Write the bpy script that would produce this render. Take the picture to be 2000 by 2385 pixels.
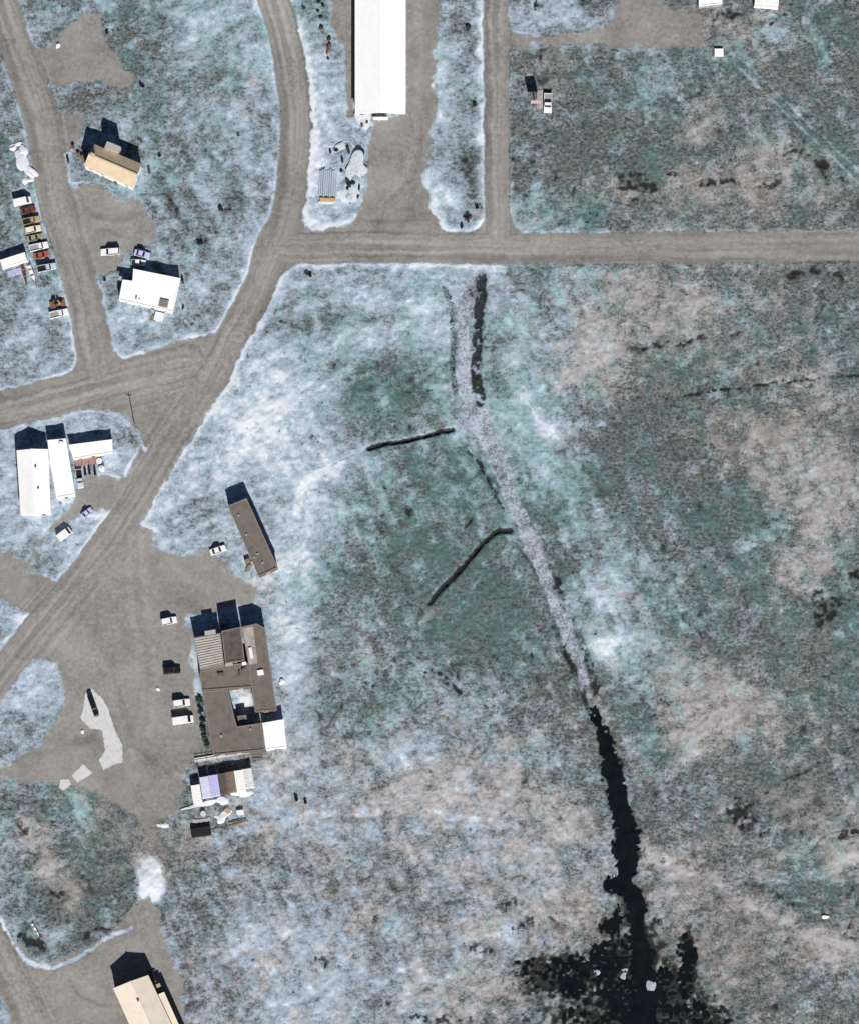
import bpy, bmesh, math, random
import numpy as np
from mathutils import Vector

for o in list(bpy.data.objects):
    bpy.data.objects.remove(o)
scene = bpy.context.scene
COL = scene.collection
R = math.radians

# ------------------------------------------------------------------ camera
MPP = 0.12                     # metres of ground per photograph pixel
TILT = R(9.0)                  # the view comes from slightly south of the zenith
DIST = 1500.0
CAM = np.array([0.0, -DIST * math.sin(TILT), DIST * math.cos(TILT)])
FWD = np.array([0.0, math.sin(TILT), -math.cos(TILT)])
UPV = np.array([0.0, math.cos(TILT), math.sin(TILT)])
cam_data = bpy.data.cameras.new("camera")
cam = bpy.data.objects.new("camera", cam_data)
COL.objects.link(cam)
cam.location = CAM
cam.rotation_euler = (TILT, 0, 0)
cam_data.sensor_fit = 'VERTICAL'
cam_data.angle = 2 * math.atan(2385 * MPP / 2 / DIST)
cam_data.clip_start = 10
cam_data.clip_end = 20000
scene.camera = cam

# ------------------------------------------------------------------ light
SUN_EL, SUN_SIDE = R(38.0), R(11.0)     # sun in the south, a little east
world = bpy.data.worlds.new("World")
scene.world = world
world.use_nodes = True
wn = world.node_tree
sky = wn.nodes.new('ShaderNodeTexSky')
sky.sky_type = 'NISHITA'
sky.sun_disc = False
sky.sun_elevation = SUN_EL
sky.sun_rotation = math.pi - SUN_SIDE
sky.altitude = 300
sky.air_density = 0.55
sky.ozone_density = 0.4
sky.dust_density = 0.3
bg = wn.nodes['Background']
bg.inputs['Strength'].default_value = 0.05
wn.links.new(sky.outputs[0], bg.inputs[0])
sun_data = bpy.data.lights.new("sun", 'SUN')
sun_data.energy = 5.0
sun_data.angle = R(0.5)
sun_data.color = (1.0, 0.955, 0.90)
sun = bpy.data.objects.new("sun", sun_data)
COL.objects.link(sun)
to_sun = Vector((math.sin(SUN_SIDE) * math.cos(SUN_EL), -math.cos(SUN_SIDE) * math.cos(SUN_EL), math.sin(SUN_EL)))
sun.rotation_euler = to_sun.to_track_quat('Z', 'Y').to_euler()
sun.location = (60, -250, 300)
vs = scene.view_settings
vs.view_transform = 'Standard'
vs.look = 'None'
vs.gamma = 1.0
vs.use_curve_mapping = False
vs.exposure = 0.2

def P(px, py, z=0.0):
    """photograph pixel -> point of the place at height z"""
    sx = (px - 1000) * MPP
    sy = (1192.5 - py) * MPP
    d = FWD * DIST + np.array([1, 0, 0]) * sx + UPV * sy
    t = (z - CAM[2]) / d[2]
    p = CAM + d * t
    return Vector((p[0], p[1], z))

# ------------------------------------------------------------------ helpers
def tag(o, label=None, cat=None, group=None, kind=None):
    if label: o["label"] = label
    if cat: o["category"] = cat
    if group: o["group"] = group
    if kind: o["kind"] = kind
    return o

def empty(name, loc, rz=0.0):
    o = bpy.data.objects.new(name, None)
    o.location = loc
    o.rotation_euler = (0, 0, rz)
    o.empty_display_size = 0.5
    COL.objects.link(o)
    return o

def link(name, me, parent=None, loc=(0, 0, 0), rz=0.0):
    o = bpy.data.objects.new(name, me)
    o.location = loc
    o.rotation_euler = (0, 0, rz)
    COL.objects.link(o)
    if parent is not None:
        o.parent = parent
    return o

class MB:
    """collects simple solids in one mesh"""
    def __init__(self):
        self.v, self.f = [], []
    def add(self, vs, fs):
        n = len(self.v)
        self.v += [tuple(v) for v in vs]
        self.f += [tuple(i + n for i in f) for f in fs]
        return self
    def prism(self, poly, z0, z1, cap_bottom=True):
        n = len(poly)
        a = sum(poly[i][0] * poly[(i + 1) % n][1] - poly[(i + 1) % n][0] * poly[i][1] for i in range(n))
        if a < 0: poly = poly[::-1]
        vs = [(p[0], p[1], z0) for p in poly] + [(p[0], p[1], z1) for p in poly]
        fs = [(i, (i + 1) % n, n + (i + 1) % n, n + i) for i in range(n)] + [tuple(range(n, 2 * n))]
        if cap_bottom: fs.append(tuple(range(n - 1, -1, -1)))
        return self.add(vs, fs)
    def box(self, c, s, rz=0.0, taper=1.0, tapery=None):
        ty = taper if tapery is None else tapery
        x, y, z = s[0] / 2, s[1] / 2, s[2] / 2
        ca, sa = math.cos(rz), math.sin(rz)
        vs = []
        for k, (tx, tyy) in ((-1, (1, 1)), (1, (taper, ty))):
            for sx, sy in ((-1, -1), (1, -1), (1, 1), (-1, 1)):
                X, Y = sx * x * tx, sy * y * tyy
                vs.append((c[0] + X * ca - Y * sa, c[1] + X * sa + Y * ca, c[2] + k * z))
        return self.add(vs, [(0, 3, 2, 1), (4, 5, 6, 7), (0, 1, 5, 4), (1, 2, 6, 5), (2, 3, 7, 6), (3, 0, 4, 7)])
    def cyl(self, a, b, r, n=12, r2=None):
        a, b = Vector(a), Vector(b)
        d = (b - a).normalized()
        u = d.orthogonal().normalized()
        w = d.cross(u)
        r2 = r if r2 is None else r2
        vs = []
        for p, rr in ((a, r), (b, r2)):
            for i in range(n):
                t = 2 * math.pi * i / n
                vs.append(p + u * rr * math.cos(t) + w * rr * math.sin(t))
        fs = [(i, (i + 1) % n, n + (i + 1) % n, n + i) for i in range(n)]
        fs += [tuple(range(n - 1, -1, -1)), tuple(range(n, 2 * n))]
        return self.add(vs, fs)
    def mesh(self, name, mat, bevel=0.0, smooth=False):
        me = bpy.data.meshes.new(name)
        me.from_pydata(self.v, [], self.f)
        if bevel > 0:
            bm = bmesh.new()
            bm.from_mesh(me)
            bmesh.ops.remove_doubles(bm, verts=bm.verts, dist=1e-4)
            bmesh.ops.bevel(bm, geom=[e for e in bm.edges if e.is_manifold and e.calc_face_angle(0) > 0.4],
                            offset=bevel, segments=2, affect='EDGES', clamp_overlap=True)
            bm.to_mesh(me)
            bm.free()
        me.materials.append(mat)
        if smooth:
            me.polygons.foreach_set('use_smooth', [True] * len(me.polygons))
        me.update()
        return me
    def build(self, name, mat, parent=None, bevel=0.0, smooth=False, loc=(0, 0, 0), rz=0.0):
        return link(name, self.mesh(name, mat, bevel, smooth), parent, loc, rz)

def copy_tree(o, parent=None):
    c = o.copy()
    COL.objects.link(c)
    c.parent = parent
    for ch in o.children:
        copy_tree(ch, c)
    return c

# ------------------------------------------------------------------ materials
MATS = {}
def mat(name, col, rough=0.8, var=0.12, scale=1.5, metal=0.0, bump=0.0, col2=None, stretch=None, spec=0.3):
    """painted / weathered surface: two noise octaves move the colour about its base value"""
    if name in MATS: return MATS[name]
    m = bpy.data.materials.new(name)
    m.use_nodes = True
    nt = m.node_tree
    b = nt.nodes['Principled BSDF']
    b.inputs['Roughness'].default_value = rough
    b.inputs['Metallic'].default_value = metal
    b.inputs['Specular IOR Level'].default_value = spec
    tc = nt.nodes.new('ShaderNodeTexCoord')
    mp = nt.nodes.new('ShaderNodeMapping')
    nt.links.new(tc.outputs['Object'], mp.inputs[0])
    if stretch: mp.inputs['Scale'].default_value = stretch
    n = nt.nodes.new('ShaderNodeTexNoise')
    n.inputs['Scale'].default_value = scale
    n.inputs['Detail'].default_value = 5
    n.inputs['Roughness'].default_value = 0.65
    nt.links.new(mp.outputs[0], n.inputs['Vector'])
    r = nt.nodes.new('ShaderNodeValToRGB')
    c = col
    d = col2 if col2 else tuple(x * (1 - 2.2 * var) for x in col)
    e = tuple(min(1, x * (1 + var)) for x in col)
    r.color_ramp.elements[0].position, r.color_ramp.elements[0].color = 0.28, (*d, 1)
    r.color_ramp.elements[1].position, r.color_ramp.elements[1].color = 0.75, (*e, 1)
    k = r.color_ramp.elements.new(0.5)
    k.color = (*c, 1)
    nt.links.new(n.outputs['Fac'], r.inputs[0])
    nt.links.new(r.outputs[0], b.inputs['Base Color'])
    if bump:
        bn = nt.nodes.new('ShaderNodeBump')
        bn.inputs['Strength'].default_value = bump
        bn.inputs['Distance'].default_value = 0.05
        nt.links.new(n.outputs['Fac'], bn.inputs['Height'])
        nt.links.new(bn.outputs[0], b.inputs['Normal'])
    MATS[name] = m
    return m

def glass(name='window_glass', col=(0.02, 0.024, 0.03)):
    if name in MATS: return MATS[name]
    m = mat(name, col, rough=0.08, var=0.1, spec=0.5)
    return m
# ================================================================== ground
STEP = 0.34
gx = np.arange(-140, 140 + STEP / 2, STEP)
gy = np.arange(-166, 166 + STEP / 2, STEP)
NX, NY = len(gx), len(gy)
GX, GY = np.meshgrid(gx, gy)            # rows = y
# pixel of every ground point
_dx, _dy, _dz = GX - CAM[0], GY - CAM[1], 0 - CAM[2]
_dep = _dy * FWD[1] + _dz * FWD[2]
PX = 1000 + (GX / _dep * DIST) / MPP
PY = 1192.5 - ((_dy * UPV[1] + _dz * UPV[2]) / _dep * DIST) / MPP

_rs = np.random.RandomState(7)
_LAT = _rs.rand(40, 256, 256)
def vn(x, y, seed):
    """value noise on a 256 lattice, 0..1"""
    L = _LAT[seed % 40]
    xi, yi = np.floor(x), np.floor(y)
    fx, fy = x - xi, y - yi
    fx = fx * fx * (3 - 2 * fx); fy = fy * fy * (3 - 2 * fy)
    a, b = xi.astype(np.int64) & 255, yi.astype(np.int64) & 255
    a1, b1 = (a + 1) & 255, (b + 1) & 255
    return (L[b, a] * (1 - fx) + L[b, a1] * fx) * (1 - fy) + (L[b1, a] * (1 - fx) + L[b1, a1] * fx) * fy
def fbm(x, y, cell, seed, octs=4, gain=0.55):
    s, amp, tot = 0, 1, 0
    for i in range(octs):
        c = cell / 2 ** i
        s = s + amp * vn(x / c + 17.3 * i, y / c + 5.1 * i, seed + i)
        tot += amp
        amp *= gain
    return s / tot

N60 = fbm(PX, PY, 60, 1); N60b = fbm(PX, PY, 60, 6)
N18 = fbm(PX, PY, 18, 11, 3); N18b = fbm(PX, PY, 18, 15, 3)
N160 = fbm(PX, PY, 170, 20, 4)
N7 = fbm(PX, PY, 8, 24, 2); N7b = fbm(PX, PY, 9, 27, 2)
WX = PX + (N60 - .5) * 46 + (N18 - .5) * 16 + (N7 - .5) * 5
WY = PY + (N60b - .5) * 46 + (N18b - .5) * 16 + (N7b - .5) * 5
EX = PX + (N60 - .5) * 9 + (N18 - .5) * 8 + (N7 - .5) * 3      # lightly frayed, for road edges
EY = PY + (N60b - .5) * 9 + (N18b - .5) * 8 + (N7b - .5) * 3

def sst(e0, e1, x):
    t = np.clip((x - e0) / (e1 - e0), 0, 1)
    return t * t * (3 - 2 * t)
def window(x0, x1, y0, y1):
    """index slices of the grid that cover a pixel box"""
    a = P(x0, y1); b = P(x1, y0)
    i0 = int(np.clip((min(a.x, b.x) - gx[0]) / STEP - 3, 0, NX)); i1 = int(np.clip((max(a.x, b.x) - gx[0]) / STEP + 4, 0, NX))
    j0 = int(np.clip((min(a.y, b.y) - gy[0]) / STEP - 3, 0, NY)); j1 = int(np.clip((max(a.y, b.y) - gy[0]) / STEP + 4, 0, NY))
    return slice(j0, j1), slice(i0, i1)
def blob(A, cx, cy, rx, ry, amt, rot=0, warp=1.0):
    m = 2.2 * max(rx, ry) + 60
    s = window(cx - m, cx + m, cy - m, cy + m)
    X = PX[s] + (WX[s] - PX[s]) * warp - cx; Y = PY[s] + (WY[s] - PY[s]) * warp - cy
    c, d = math.cos(R(rot)), math.sin(R(rot))
    u = (X * c + Y * d) / rx; v = (-X * d + Y * c) / ry
    A[s] += amt * np.exp(-np.power(u * u + v * v, 1.4))
def line_dist(pts, X, Y):
    best = np.full(X.shape, 1e9); lat = np.zeros(X.shape); alo = np.zeros(X.shape); s0 = 0
    for (ax, ay), (bx, by) in zip(pts[:-1], pts[1:]):
        ex, ey = bx - ax, by - ay
        L = math.hypot(ex, ey)
        t = np.clip(((X - ax) * ex + (Y - ay) * ey) / (L * L), 0, 1)
        qx, qy = X - ax - t * ex, Y - ay - t * ey
        d = np.hypot(qx, qy)
        m = d < best
        best = np.where(m, d, best)
        lat = np.where(m, np.sign(ex * qy - ey * qx) * d, lat)
        alo = np.where(m, s0 + t * L, alo)
        s0 += L
    return best, lat, alo
def smooth_line(pts, n=6):
    p = [np.array(q, float) for q in pts]
    p = [2 * p[0] - p[1]] + p + [2 * p[-1] - p[-2]]
    out = []
    for i in range(1, len(p) - 2):
        for k in range(n):
            t = k / n
            out.append(tuple(0.5 * (2 * p[i] + (p[i + 1] - p[i - 1]) * t + (2 * p[i - 1] - 5 * p[i] + 4 * p[i + 1] - p[i + 2]) * t * t
                                    + (3 * p[i] - p[i - 1] - 3 * p[i + 1] + p[i + 2]) * t ** 3)))
    out.append(tuple(p[-2]))
    return out
def band(A, pts, w, amt, soft=0.6, warp=0.3, curve=True, brk=0.0):
    """soft-edged strip of half-width w along a line"""
    if curve and len(pts) > 2: pts = smooth_line(pts, 4)
    m = w * 2 + 30
    xs = [p[0] for p in pts]; ys = [p[1] for p in pts]
    s = window(min(xs) - m, max(xs) + m, min(ys) - m, max(ys) + m)
    X = PX[s] + (WX[s] - PX[s]) * warp; Y = PY[s] + (WY[s] - PY[s]) * warp
    d, _, _ = line_dist(pts, X, Y)
    v = amt * sst(w * (1 + soft), w * (1 - soft), d)
    if brk: v = v * sst(0.5 - brk * .3, 0.5 + .12, N18b[s] * .6 + N7[s] * .4 + 0.1)
    A[s] += v
def poly_sd(pts, X, Y):
    n = len(pts)
    d, _, _ = line_dist(list(pts) + [pts[0]], X, Y)
    inside = np.zeros(X.shape, bool)
    for i in range(n):
        (x1, y1), (x2, y2) = pts[i], pts[(i + 1) % n]
        if y1 == y2: continue
        c = ((y1 > Y) != (y2 > Y)) & (X < (x2 - x1) * (Y - y1) / (y2 - y1) + x1)
        inside ^= c
    return np.where(inside, -d, d)

# ---- coarse cover read off the place: rows every 200 px from the top, columns every 200 px from the left
def coarse(rows):
    T = np.array([[int(c) for c in r] for r in rows], float) / 9
    x = np.clip((PX + (N160 - .5) * 150 + (N60 - .5) * 60) / 200, 0, 9.999); y = np.clip((PY + (N60b - .5) * 120) / 200, 0, 11.999)
    i, j = x.astype(int), y.astype(int)
    fx, fy = x - i, y - j
    fx = fx * fx * (3 - 2 * fx); fy = fy * fy * (3 - 2 * fy)
    return (T[j, i] * (1 - fx) + T[j, i + 1] * fx) * (1 - fy) + (T[j + 1, i] * (1 - fx) + T[j + 1, i + 1] * fx) * fy
FROST = coarse(["44565555333", "54567633333", "55567533333", "55576555433", "66666554333", "77786543334",
                "77876544334", "66776444433", "66675544433", "54566655433", "54566655444", "54566654444", "64566653333"])
TEAL = coarse(["45554444444", "45553444565", "45443444544", "44443545444", "33334554554", "22334654555",
               "22334765545", "22345775556", "22234544455", "35322233445", "45322223345", "43322223334", "33322233334"])
PINK = coarse(["11111122333", "11121122343", "11111122444", "11111113543", "11111123644", "11111122345",
               "11111111234", "11222112344", "22223333554", "23344444444", "23344455555", "22344455555", "22344454444"])
DARK = np.zeros_like(PX)
H = np.zeros_like(PX)

# frost patches, bare patches, moss
for a in ((700, 690, 110, 60, .30), (900, 680, 130, 50, .35), (860, 790, 120, 34, .42, -12), (960, 620, 60, 40, .2), (640, 950, 120, 130, .34),
          (560, 1080, 110, 120, .25), (780, 1080, 140, 40, .15), (730, 1150, 60, 110, .35, 20), (640, 1240, 70, 80, .25), (700, 1330, 60, 110, .22),
          (690, 1560, 50, 120, .3), (700, 1720, 60, 80, .3), (660, 1460, 40, 60, .25), (1030, 760, 60, 70, .3), (1110, 980, 70, 90, .25),
          (1220, 1030, 70, 130, .25, 60), (1240, 760, 60, 100, .15), (1290, 820, 40, 90, .2), (1390, 1380, 60, 110, .42, 65), (1430, 1510, 45, 100, .5, 75),
          (1340, 1230, 40, 80, .2, 65), (350, 2050, 45, 52, .65), (560, 2200, 40, 120, .22), (640, 2130, 90, 160, .18), (620, 1830, 90, 70, .2),
          (860, 1850, 130, 60, .2), (960, 1750, 80, 50, .2), (1080, 1880, 120, 50, .2), (900, 2250, 120, 90, .12), (1120, 2190, 80, 60, .25),
          (700, 2330, 110, 60, .15), (1260, 2030, 70, 90, .18), (1060, 2020, 90, 70, .15), (1180, 2130, 90, 50, .22),
          (40, 1450, 40, 60, .2), (70, 1620, 60, 60, .25), (20, 1760, 50, 60, .2), (30, 2000, 60, 90, .25), (100, 2000, 50, 60, .1),
          (200, 1930, 40, 60, .2), (60, 1190, 80, 70, .2), (130, 1310, 60, 40, .1), (30, 1090, 30, 80, .15),
          (480, 60, 90, 60, .25), (420, 200, 80, 90, .12), (560, 300, 60, 60, .1), (470, 440, 80, 70, .14), (580, 160, 40, 90, .15),
          (350, 770, 110, 50, .2), (420, 640, 60, 60, .12), (60, 800, 80, 50, .15), (110, 700, 40, 60, .15), (30, 550, 50, 60, .2),
          (740, 330, 60, 110, .35), (800, 460, 60, 60, .3), (750, 200, 70, 90, .3), (730, 500, 40, 30, .3), (1040, 480, 50, 60, .4), (1010, 430, 25, 80, .35),
          (1090, 60, 60, 80, .15), (1030, 200, 35, 110, .3), (1120, 180, 14, 240, .35), (1360, 40, 60, 30, .5), (1250, 40, 60, 40, .3),
          (1470, 30, 26, 50, .6), (1300, 100, 120, 16, .3), (1500, 110, 90, 20, .3), (1620, 90, 50, 40, .2), (1800, 90, 90, 60, .25),
          (1640, 300, 60, 50, .1), (1260, 470, 40, 60, .12), (1210, 520, 40, 18, .4), (1400, 640, 90, 16, .35), (1350, 700, 90, 60, .12),
          (1800, 700, 200, 22, .2), (1500, 1300, 120, 22, .12), (1180, 640, 60, 30, .2), (1100, 640, 60, 30, .3)):
    blob(FROST, a[0], a[1], a[2], a[3], a[4], *(a[5:]))
for a in ((880, 900, 110, 90, .5), (900, 960, 90, 50, .3), (760, 740, 70, 60, .35), (850, 660, 50, 40, .25), (690, 770, 50, 80, .25),
          (1040, 1080, 120, 60, .35), (1000, 1200, 130, 110, .2), (1130, 1390, 120, 110, .4), (1080, 1480, 100, 80, .3), (860, 1300, 110, 110, .3),
          (960, 1340, 90, 90, .25), (800, 1400, 90, 90, .3), (1180, 1500, 90, 90, .25), (900, 1640, 90, 60, .25), (780, 1680, 60, 60, .25),
          (1560, 850, 110, 70, .3), (1650, 1300, 160, 110, .1), (1600, 420, 120, 80, .2), (1330, 330, 110, 70, .15), (1950, 1480, 80, 120, .15),
          (1030, 2180, 130, 80, .2), (880, 2020, 70, 60, .2), (640, 2020, 60, 60, .18), (420, 2000, 60, 90, .2), (200, 2050, 60, 90, .2), (300, 1850, 60, 60, .15),
          (330, 170, 70, 60, .2), (450, 330, 80, 60, .2), (530, 460, 40, 60, .15), (240, 60, 60, 30, .15), (310, 520, 40, 40, .1)):
    blob(FROST, a[0], a[1], a[2], a[3], -a[4] * .62)
    blob(TEAL, a[0], a[1], a[2], a[3], a[4] * .8)
for a in ((1110, 1400, 130, 120, .5), (1040, 1130, 90, 80, .5), (880, 920, 90, 70, .35), (1190, 1470, 60, 60, .4), (1550, 1760, 60, 110, .3), (1240, 1200, 40, 140, .5, 65),
          (1250, 900, 70, 170, .4, 80), (1210, 750, 40, 90, .3), (1330, 1140, 60, 140, .35, 60), (1310, 480, 60, 60, .3), (1500, 380, 90, 60, .3),
          (1960, 370, 60, 80, .3), (1680, 1200, 160, 60, .25), (1860, 1560, 120, 90, .2), (1900, 2050, 90, 90, .3), (1500, 1700, 40, 120, .25),
          (190, 1870, 40, 50, .45), (210, 1930, 24, 50, .3), (290, 230, 60, 40, .3), (370, 420, 50, 60, .3), (380, 2330, 40, 80, .4)):
    blob(TEAL, a[0], a[1], a[2], a[3], a[4], *(a[5:]))
for a in ((1520, 740, 150, 80, .9), (1385, 850, 75, 85, .85), (1460, 660, 90, 40, .5), (1925, 1150, 90, 100, 1.), (1860, 1320, 55, 60, .8), (1680, 1660, 120, 75, .95),
          (1600, 1580, 60, 60, .5), (1600, 1730, 50, 60, .6), (1830, 1050, 130, 90, .55, -30), (1730, 1010, 80, 60, .35), (1760, 870, 60, 24, .6), (1890, 880, 60, 30, .5),
          (1700, 440, 160, 50, .55, 10), (1480, 460, 140, 40, .45), (1820, 380, 110, 50, .6), (1620, 280, 50, 60, .55), (1330, 420, 90, 50, .3), (1260, 160, 60, 90, .3),
          (1960, 1950, 60, 90, .8), (1880, 1880, 90, 60, .4), (1300, 1900, 60, 70, .5), (1180, 1830, 90, 50, .4), (1000, 1830, 90, 60, .3),
          (1340, 1660, 60, 90, .3), (860, 1400, 60, 40, .2), (1010, 1430, 50, 30, .5), (1590, 60, 70, 60, .45), (1700, 80, 40, 40, .5), (1640, 110, 40, 30, .4),
          (90, 1950, 40, 90, .5), (160, 2060, 40, 60, .5), (300, 210, 40, 20, .4), (1100, 2300, 110, 60, .3), (1700, 2250, 120, 90, .4), (1600, 2120, 70, 70, .4),
          (1330, 2120, 70, 50, .4), (600, 1390, 50, 60, .2), (1930, 2200, 80, 50, .5)):
    blob(PINK, a[0], a[1], a[2], a[3], a[4], *(a[5:]))
    if a[4] > .45: blob(FROST, a[0], a[1], a[2], a[3], a[4] * .34, *(a[5:]))

for a in ((556, 1618, 26, 20, .9), (575, 1640, 12, 22, .9), (440, 1480, 12, 60, .2), (455, 1600, 10, 60, .3), (490, 1768, 40, 9, .4), (610, 1380, 30, 40, .1)):
    blob(FROST, a[0], a[1], a[2], a[3], a[4], warp=.2)
# ---- gravel: roads, lanes and yards
ROADS = {
 'main_road': (smooth_line([(590, -190), (610, -110), (640, 0), (668, 114), (685, 227), (688, 341), (677, 454), (656, 540), (622, 625), (585, 704), (538, 795), (477, 909), (410, 1010), (350, 1110), (280, 1222), (200, 1330), (110, 1440), (0, 1575), (-90, 1690), (-190, 1810)]), 36),
 'cross_road': ([(640, 577), (820, 574), (1050, 577), (1300, 580), (1650, 576), (2100, 569), (2250, 566)], 36),
 'north_lane': ([(1152, -260), (1156, 200), (1157, 400), (1160, 560)], 29),
 'west_street': (smooth_line([(-90, -260), (-40, -120), (0, 0), (48, 140), (92, 258), (110, 360), (127, 451), (158, 566), (188, 657), (213, 771), (232, 880)]), 39),
 'side_street': (smooth_line([(440, 845), (330, 872), (220, 900), (100, 932), (-90, 975), (-220, 1005)]), 44),
 'south_west_road': (smooth_line([(-170, 1880), (-70, 2080), (-5, 2215), (60, 2350), (120, 2480), (190, 2640)]), 38),
}
YARDS = {
 'shed_yard': [(946, -260), (1014, -260), (1016, 250), (1000, 330), (990, 430), (1005, 500), (1040, 540), (1085, 560), (700, 560), (730, 540), (825, 520), (850, 470), (858, 350), (872, 285), (946, 268)],
 'shed_lane': [(770, -260), (830, -260), (830, 270), (810, 270), (805, 120), (775, 60)],
 'north_west_yard': [(200, 22), (238, 35), (248, 110), (276, 145), (312, 188), (300, 206), (230, 192), (110, 192), (60, 130), (112, 112), (150, 70)],
 'house_yard': [(140, 430), (200, 425), (330, 470), (365, 520), (372, 560), (300, 590), (290, 630), (215, 655), (160, 560)],
 'house_apron': [(120, 262), (200, 262), (190, 330), (160, 350), (150, 420), (110, 420)],
 'corner_apron': [(190, 840), (280, 842), (420, 795), (520, 770), (430, 985), (352, 1070), (338, 1040), (325, 1000), (280, 960), (180, 950)],
 'plant_yard': [(330, 1040), (345, 1080), (290, 1180), (262, 1185), (190, 1200), (95, 1262), (70, 1330), (130, 1360), (160, 1400), (90, 1440), (-40, 1370), (-40, 1270), (60, 1310), (110, 1240), (175, 1165), (180, 1120), (240, 1105), (290, 1120)],
 'depot_yard': [(300, 1210), (360, 1230), (375, 1275), (425, 1300), (485, 1275), (560, 1345), (600, 1365), (600, 1412), (440, 1430), (452, 1560), (472, 1740), (440, 1800), (436, 1920), (380, 1970), (300, 1990), (235, 1870), (150, 1850), (60, 1830), (-40, 1810), (-40, 1800), (90, 1740), (150, 1640), (130, 1545), (90, 1535), (60, 1560), (150, 1400)],
 'field_drive': [(1175, 74), (1250, 84), (1350, 82), (1415, 56), (1440, 10), (1436, -30), (1500, -30), (1560, 20), (1630, 40), (1636, 104), (1540, 112), (1440, 104), (1175, 106)],
 'south_drive': [(40, 2200), (66, 2236), (112, 2246), (200, 2220), (262, 2182), (306, 2130), (350, 2090), (365, 2150), (395, 2240), (420, 2290), (440, 2460), (50, 2460), (20, 2330)],
}
GRAV_SD = np.full(PX.shape, 999.0)
STREAK = np.zeros_like(PX)
SMIN = np.full(PX.shape, 999.0)
REGION = np.zeros(PX.shape, np.int8)
REG_NAMES = ['ground']
for name, (pts, hw) in ROADS.items():
    d, lat, alo = line_dist(pts, EX, EY)
    sd = d - hw
    near = sd < 30
    st = 0.6 * vn(lat / 5.5 + 50, alo / 260 + 9, 30) + .4 * vn(lat / 2.6, alo / 120, 31) - .5
    st = st + 0.22 * np.exp(-((np.abs(lat) - hw * .33) / (hw * .13)) ** 2) - 0.10 * np.exp(-((np.abs(lat) - hw * .97) / (hw * .13)) ** 2)
    STREAK = np.where(near & (sd < GRAV_SD), st, STREAK)
    REG_NAMES.append(name)
    REGION = np.where((sd < 25) & (sd < GRAV_SD), len(REG_NAMES) - 1, REGION)
    GRAV_SD = np.minimum(GRAV_SD, sd)
    _h = np.clip(.5 + .5 * (SMIN - sd) / 46, 0, 1)
    SMIN = SMIN * (1 - _h) + sd * _h - 46 * _h * (1 - _h)
ROAD_SD = SMIN
GRAV_SD = SMIN.copy()
REGION = np.where(SMIN < -1, REGION, 0)
for name, pts in YARDS.items():
    w = .55 if name in ('depot_yard', 'house_yard', 'house_apron') else .1
    sd = poly_sd(pts, EX + (WX - EX) * w, EY + (WY - EY) * w)
    if name == 'depot_yard':
        sd = sd + 40 * sst(1760, 1960, PY) * (N60 * .7 + N18 * .5 - .2)
    if name == 'house_apron' or name == 'shed_lane': sd = sd + 14 * (N18 - .2)
    REG_NAMES.append(name)
    REGION = np.where((sd < -1) & (REGION == 0), len(REG_NAMES) - 1, REGION)
    GRAV_SD = np.minimum(GRAV_SD, sd)
YSD = np.full(PX.shape, 999.0)
for name, pts in YARDS.items():
    YSD = np.minimum(YSD, poly_sd(pts, EX, EY) + {'house_yard': 6, 'house_apron': 6, 'south_drive': -6, 'depot_yard': 4}.get(name, 0))
_fade = 60 * sst(1760, 1960, PY) * sst(2080, 2000, PY) * (PX < 500)
for pts_, w_, v_ in (([(340, 1180), (330, 1300), (345, 1420), (360, 1560), (350, 1700)], 9, .22), ([(300, 1240), (300, 1380), (320, 1500), (330, 1650), (300, 1800)], 7, .18), ([(360, 1240), (420, 1330), (500, 1370), (580, 1390)], 10, .16),
                    ([(180, 1420), (240, 1500), (280, 1620), (320, 1740), (400, 1800)], 8, -.22), ([(150, 1480), (220, 1540), (260, 1600)], 30, .25), ([(250, 1820), (330, 1780), (410, 1760)], 12, -.2), ([(180, 1730), (220, 1720)], 12, -.5),
                    ([(400, 1380), (430, 1400)], 30, -.16), ([(880, 500), (950, 380), (975, 200), (975, 0)], 8, .2), ([(870, 540), (900, 470), (960, 420)], 5, -.25), ([(930, 540), (960, 470), (985, 300)], 6, -.18), ([(860, 440), (900, 400)], 26, .15),
                    ([(215, 500), (270, 510), (330, 500)], 9, -.35), ([(220, 525), (300, 520)], 8, .2), ([(225, 540), (280, 548)], 5, -.35), ([(290, 600), (270, 560), (300, 540)], 14, .15), ([(200, 160), (270, 170)], 30, .18), ([(210, 2290), (160, 2260), (100, 2280)], 14, .2),
                    ([(230, 2160), (300, 2180)], 12, -.1), ([(170, 2300), (190, 2320), (260, 2340)], 4, -.4), ([(120, 2300), (200, 2360), (240, 2440)], 20, .12), ([(300, 900), (360, 880), (440, 850)], 30, .12), ([(280, 980), (330, 920), (400, 870)], 8, .16)):
    band(STREAK, pts_, w_, v_, warp=.4, soft=.9)
STREAK += (N60 - .5) * .5 + (N18 - .5) * .35 + (N160 - .5) * .35
GRAVEL = np.maximum(sst(4, -4, ROAD_SD + (N7 - .5) * 7), sst(9, -9, YSD + (N18 - .5) * 22 + (N60 - .5) * 16 + (N7 - .5) * 9 + _fade * (N60b * 1.6)))
YARD_EDGE = sst(30, 70, ROAD_SD)
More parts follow.
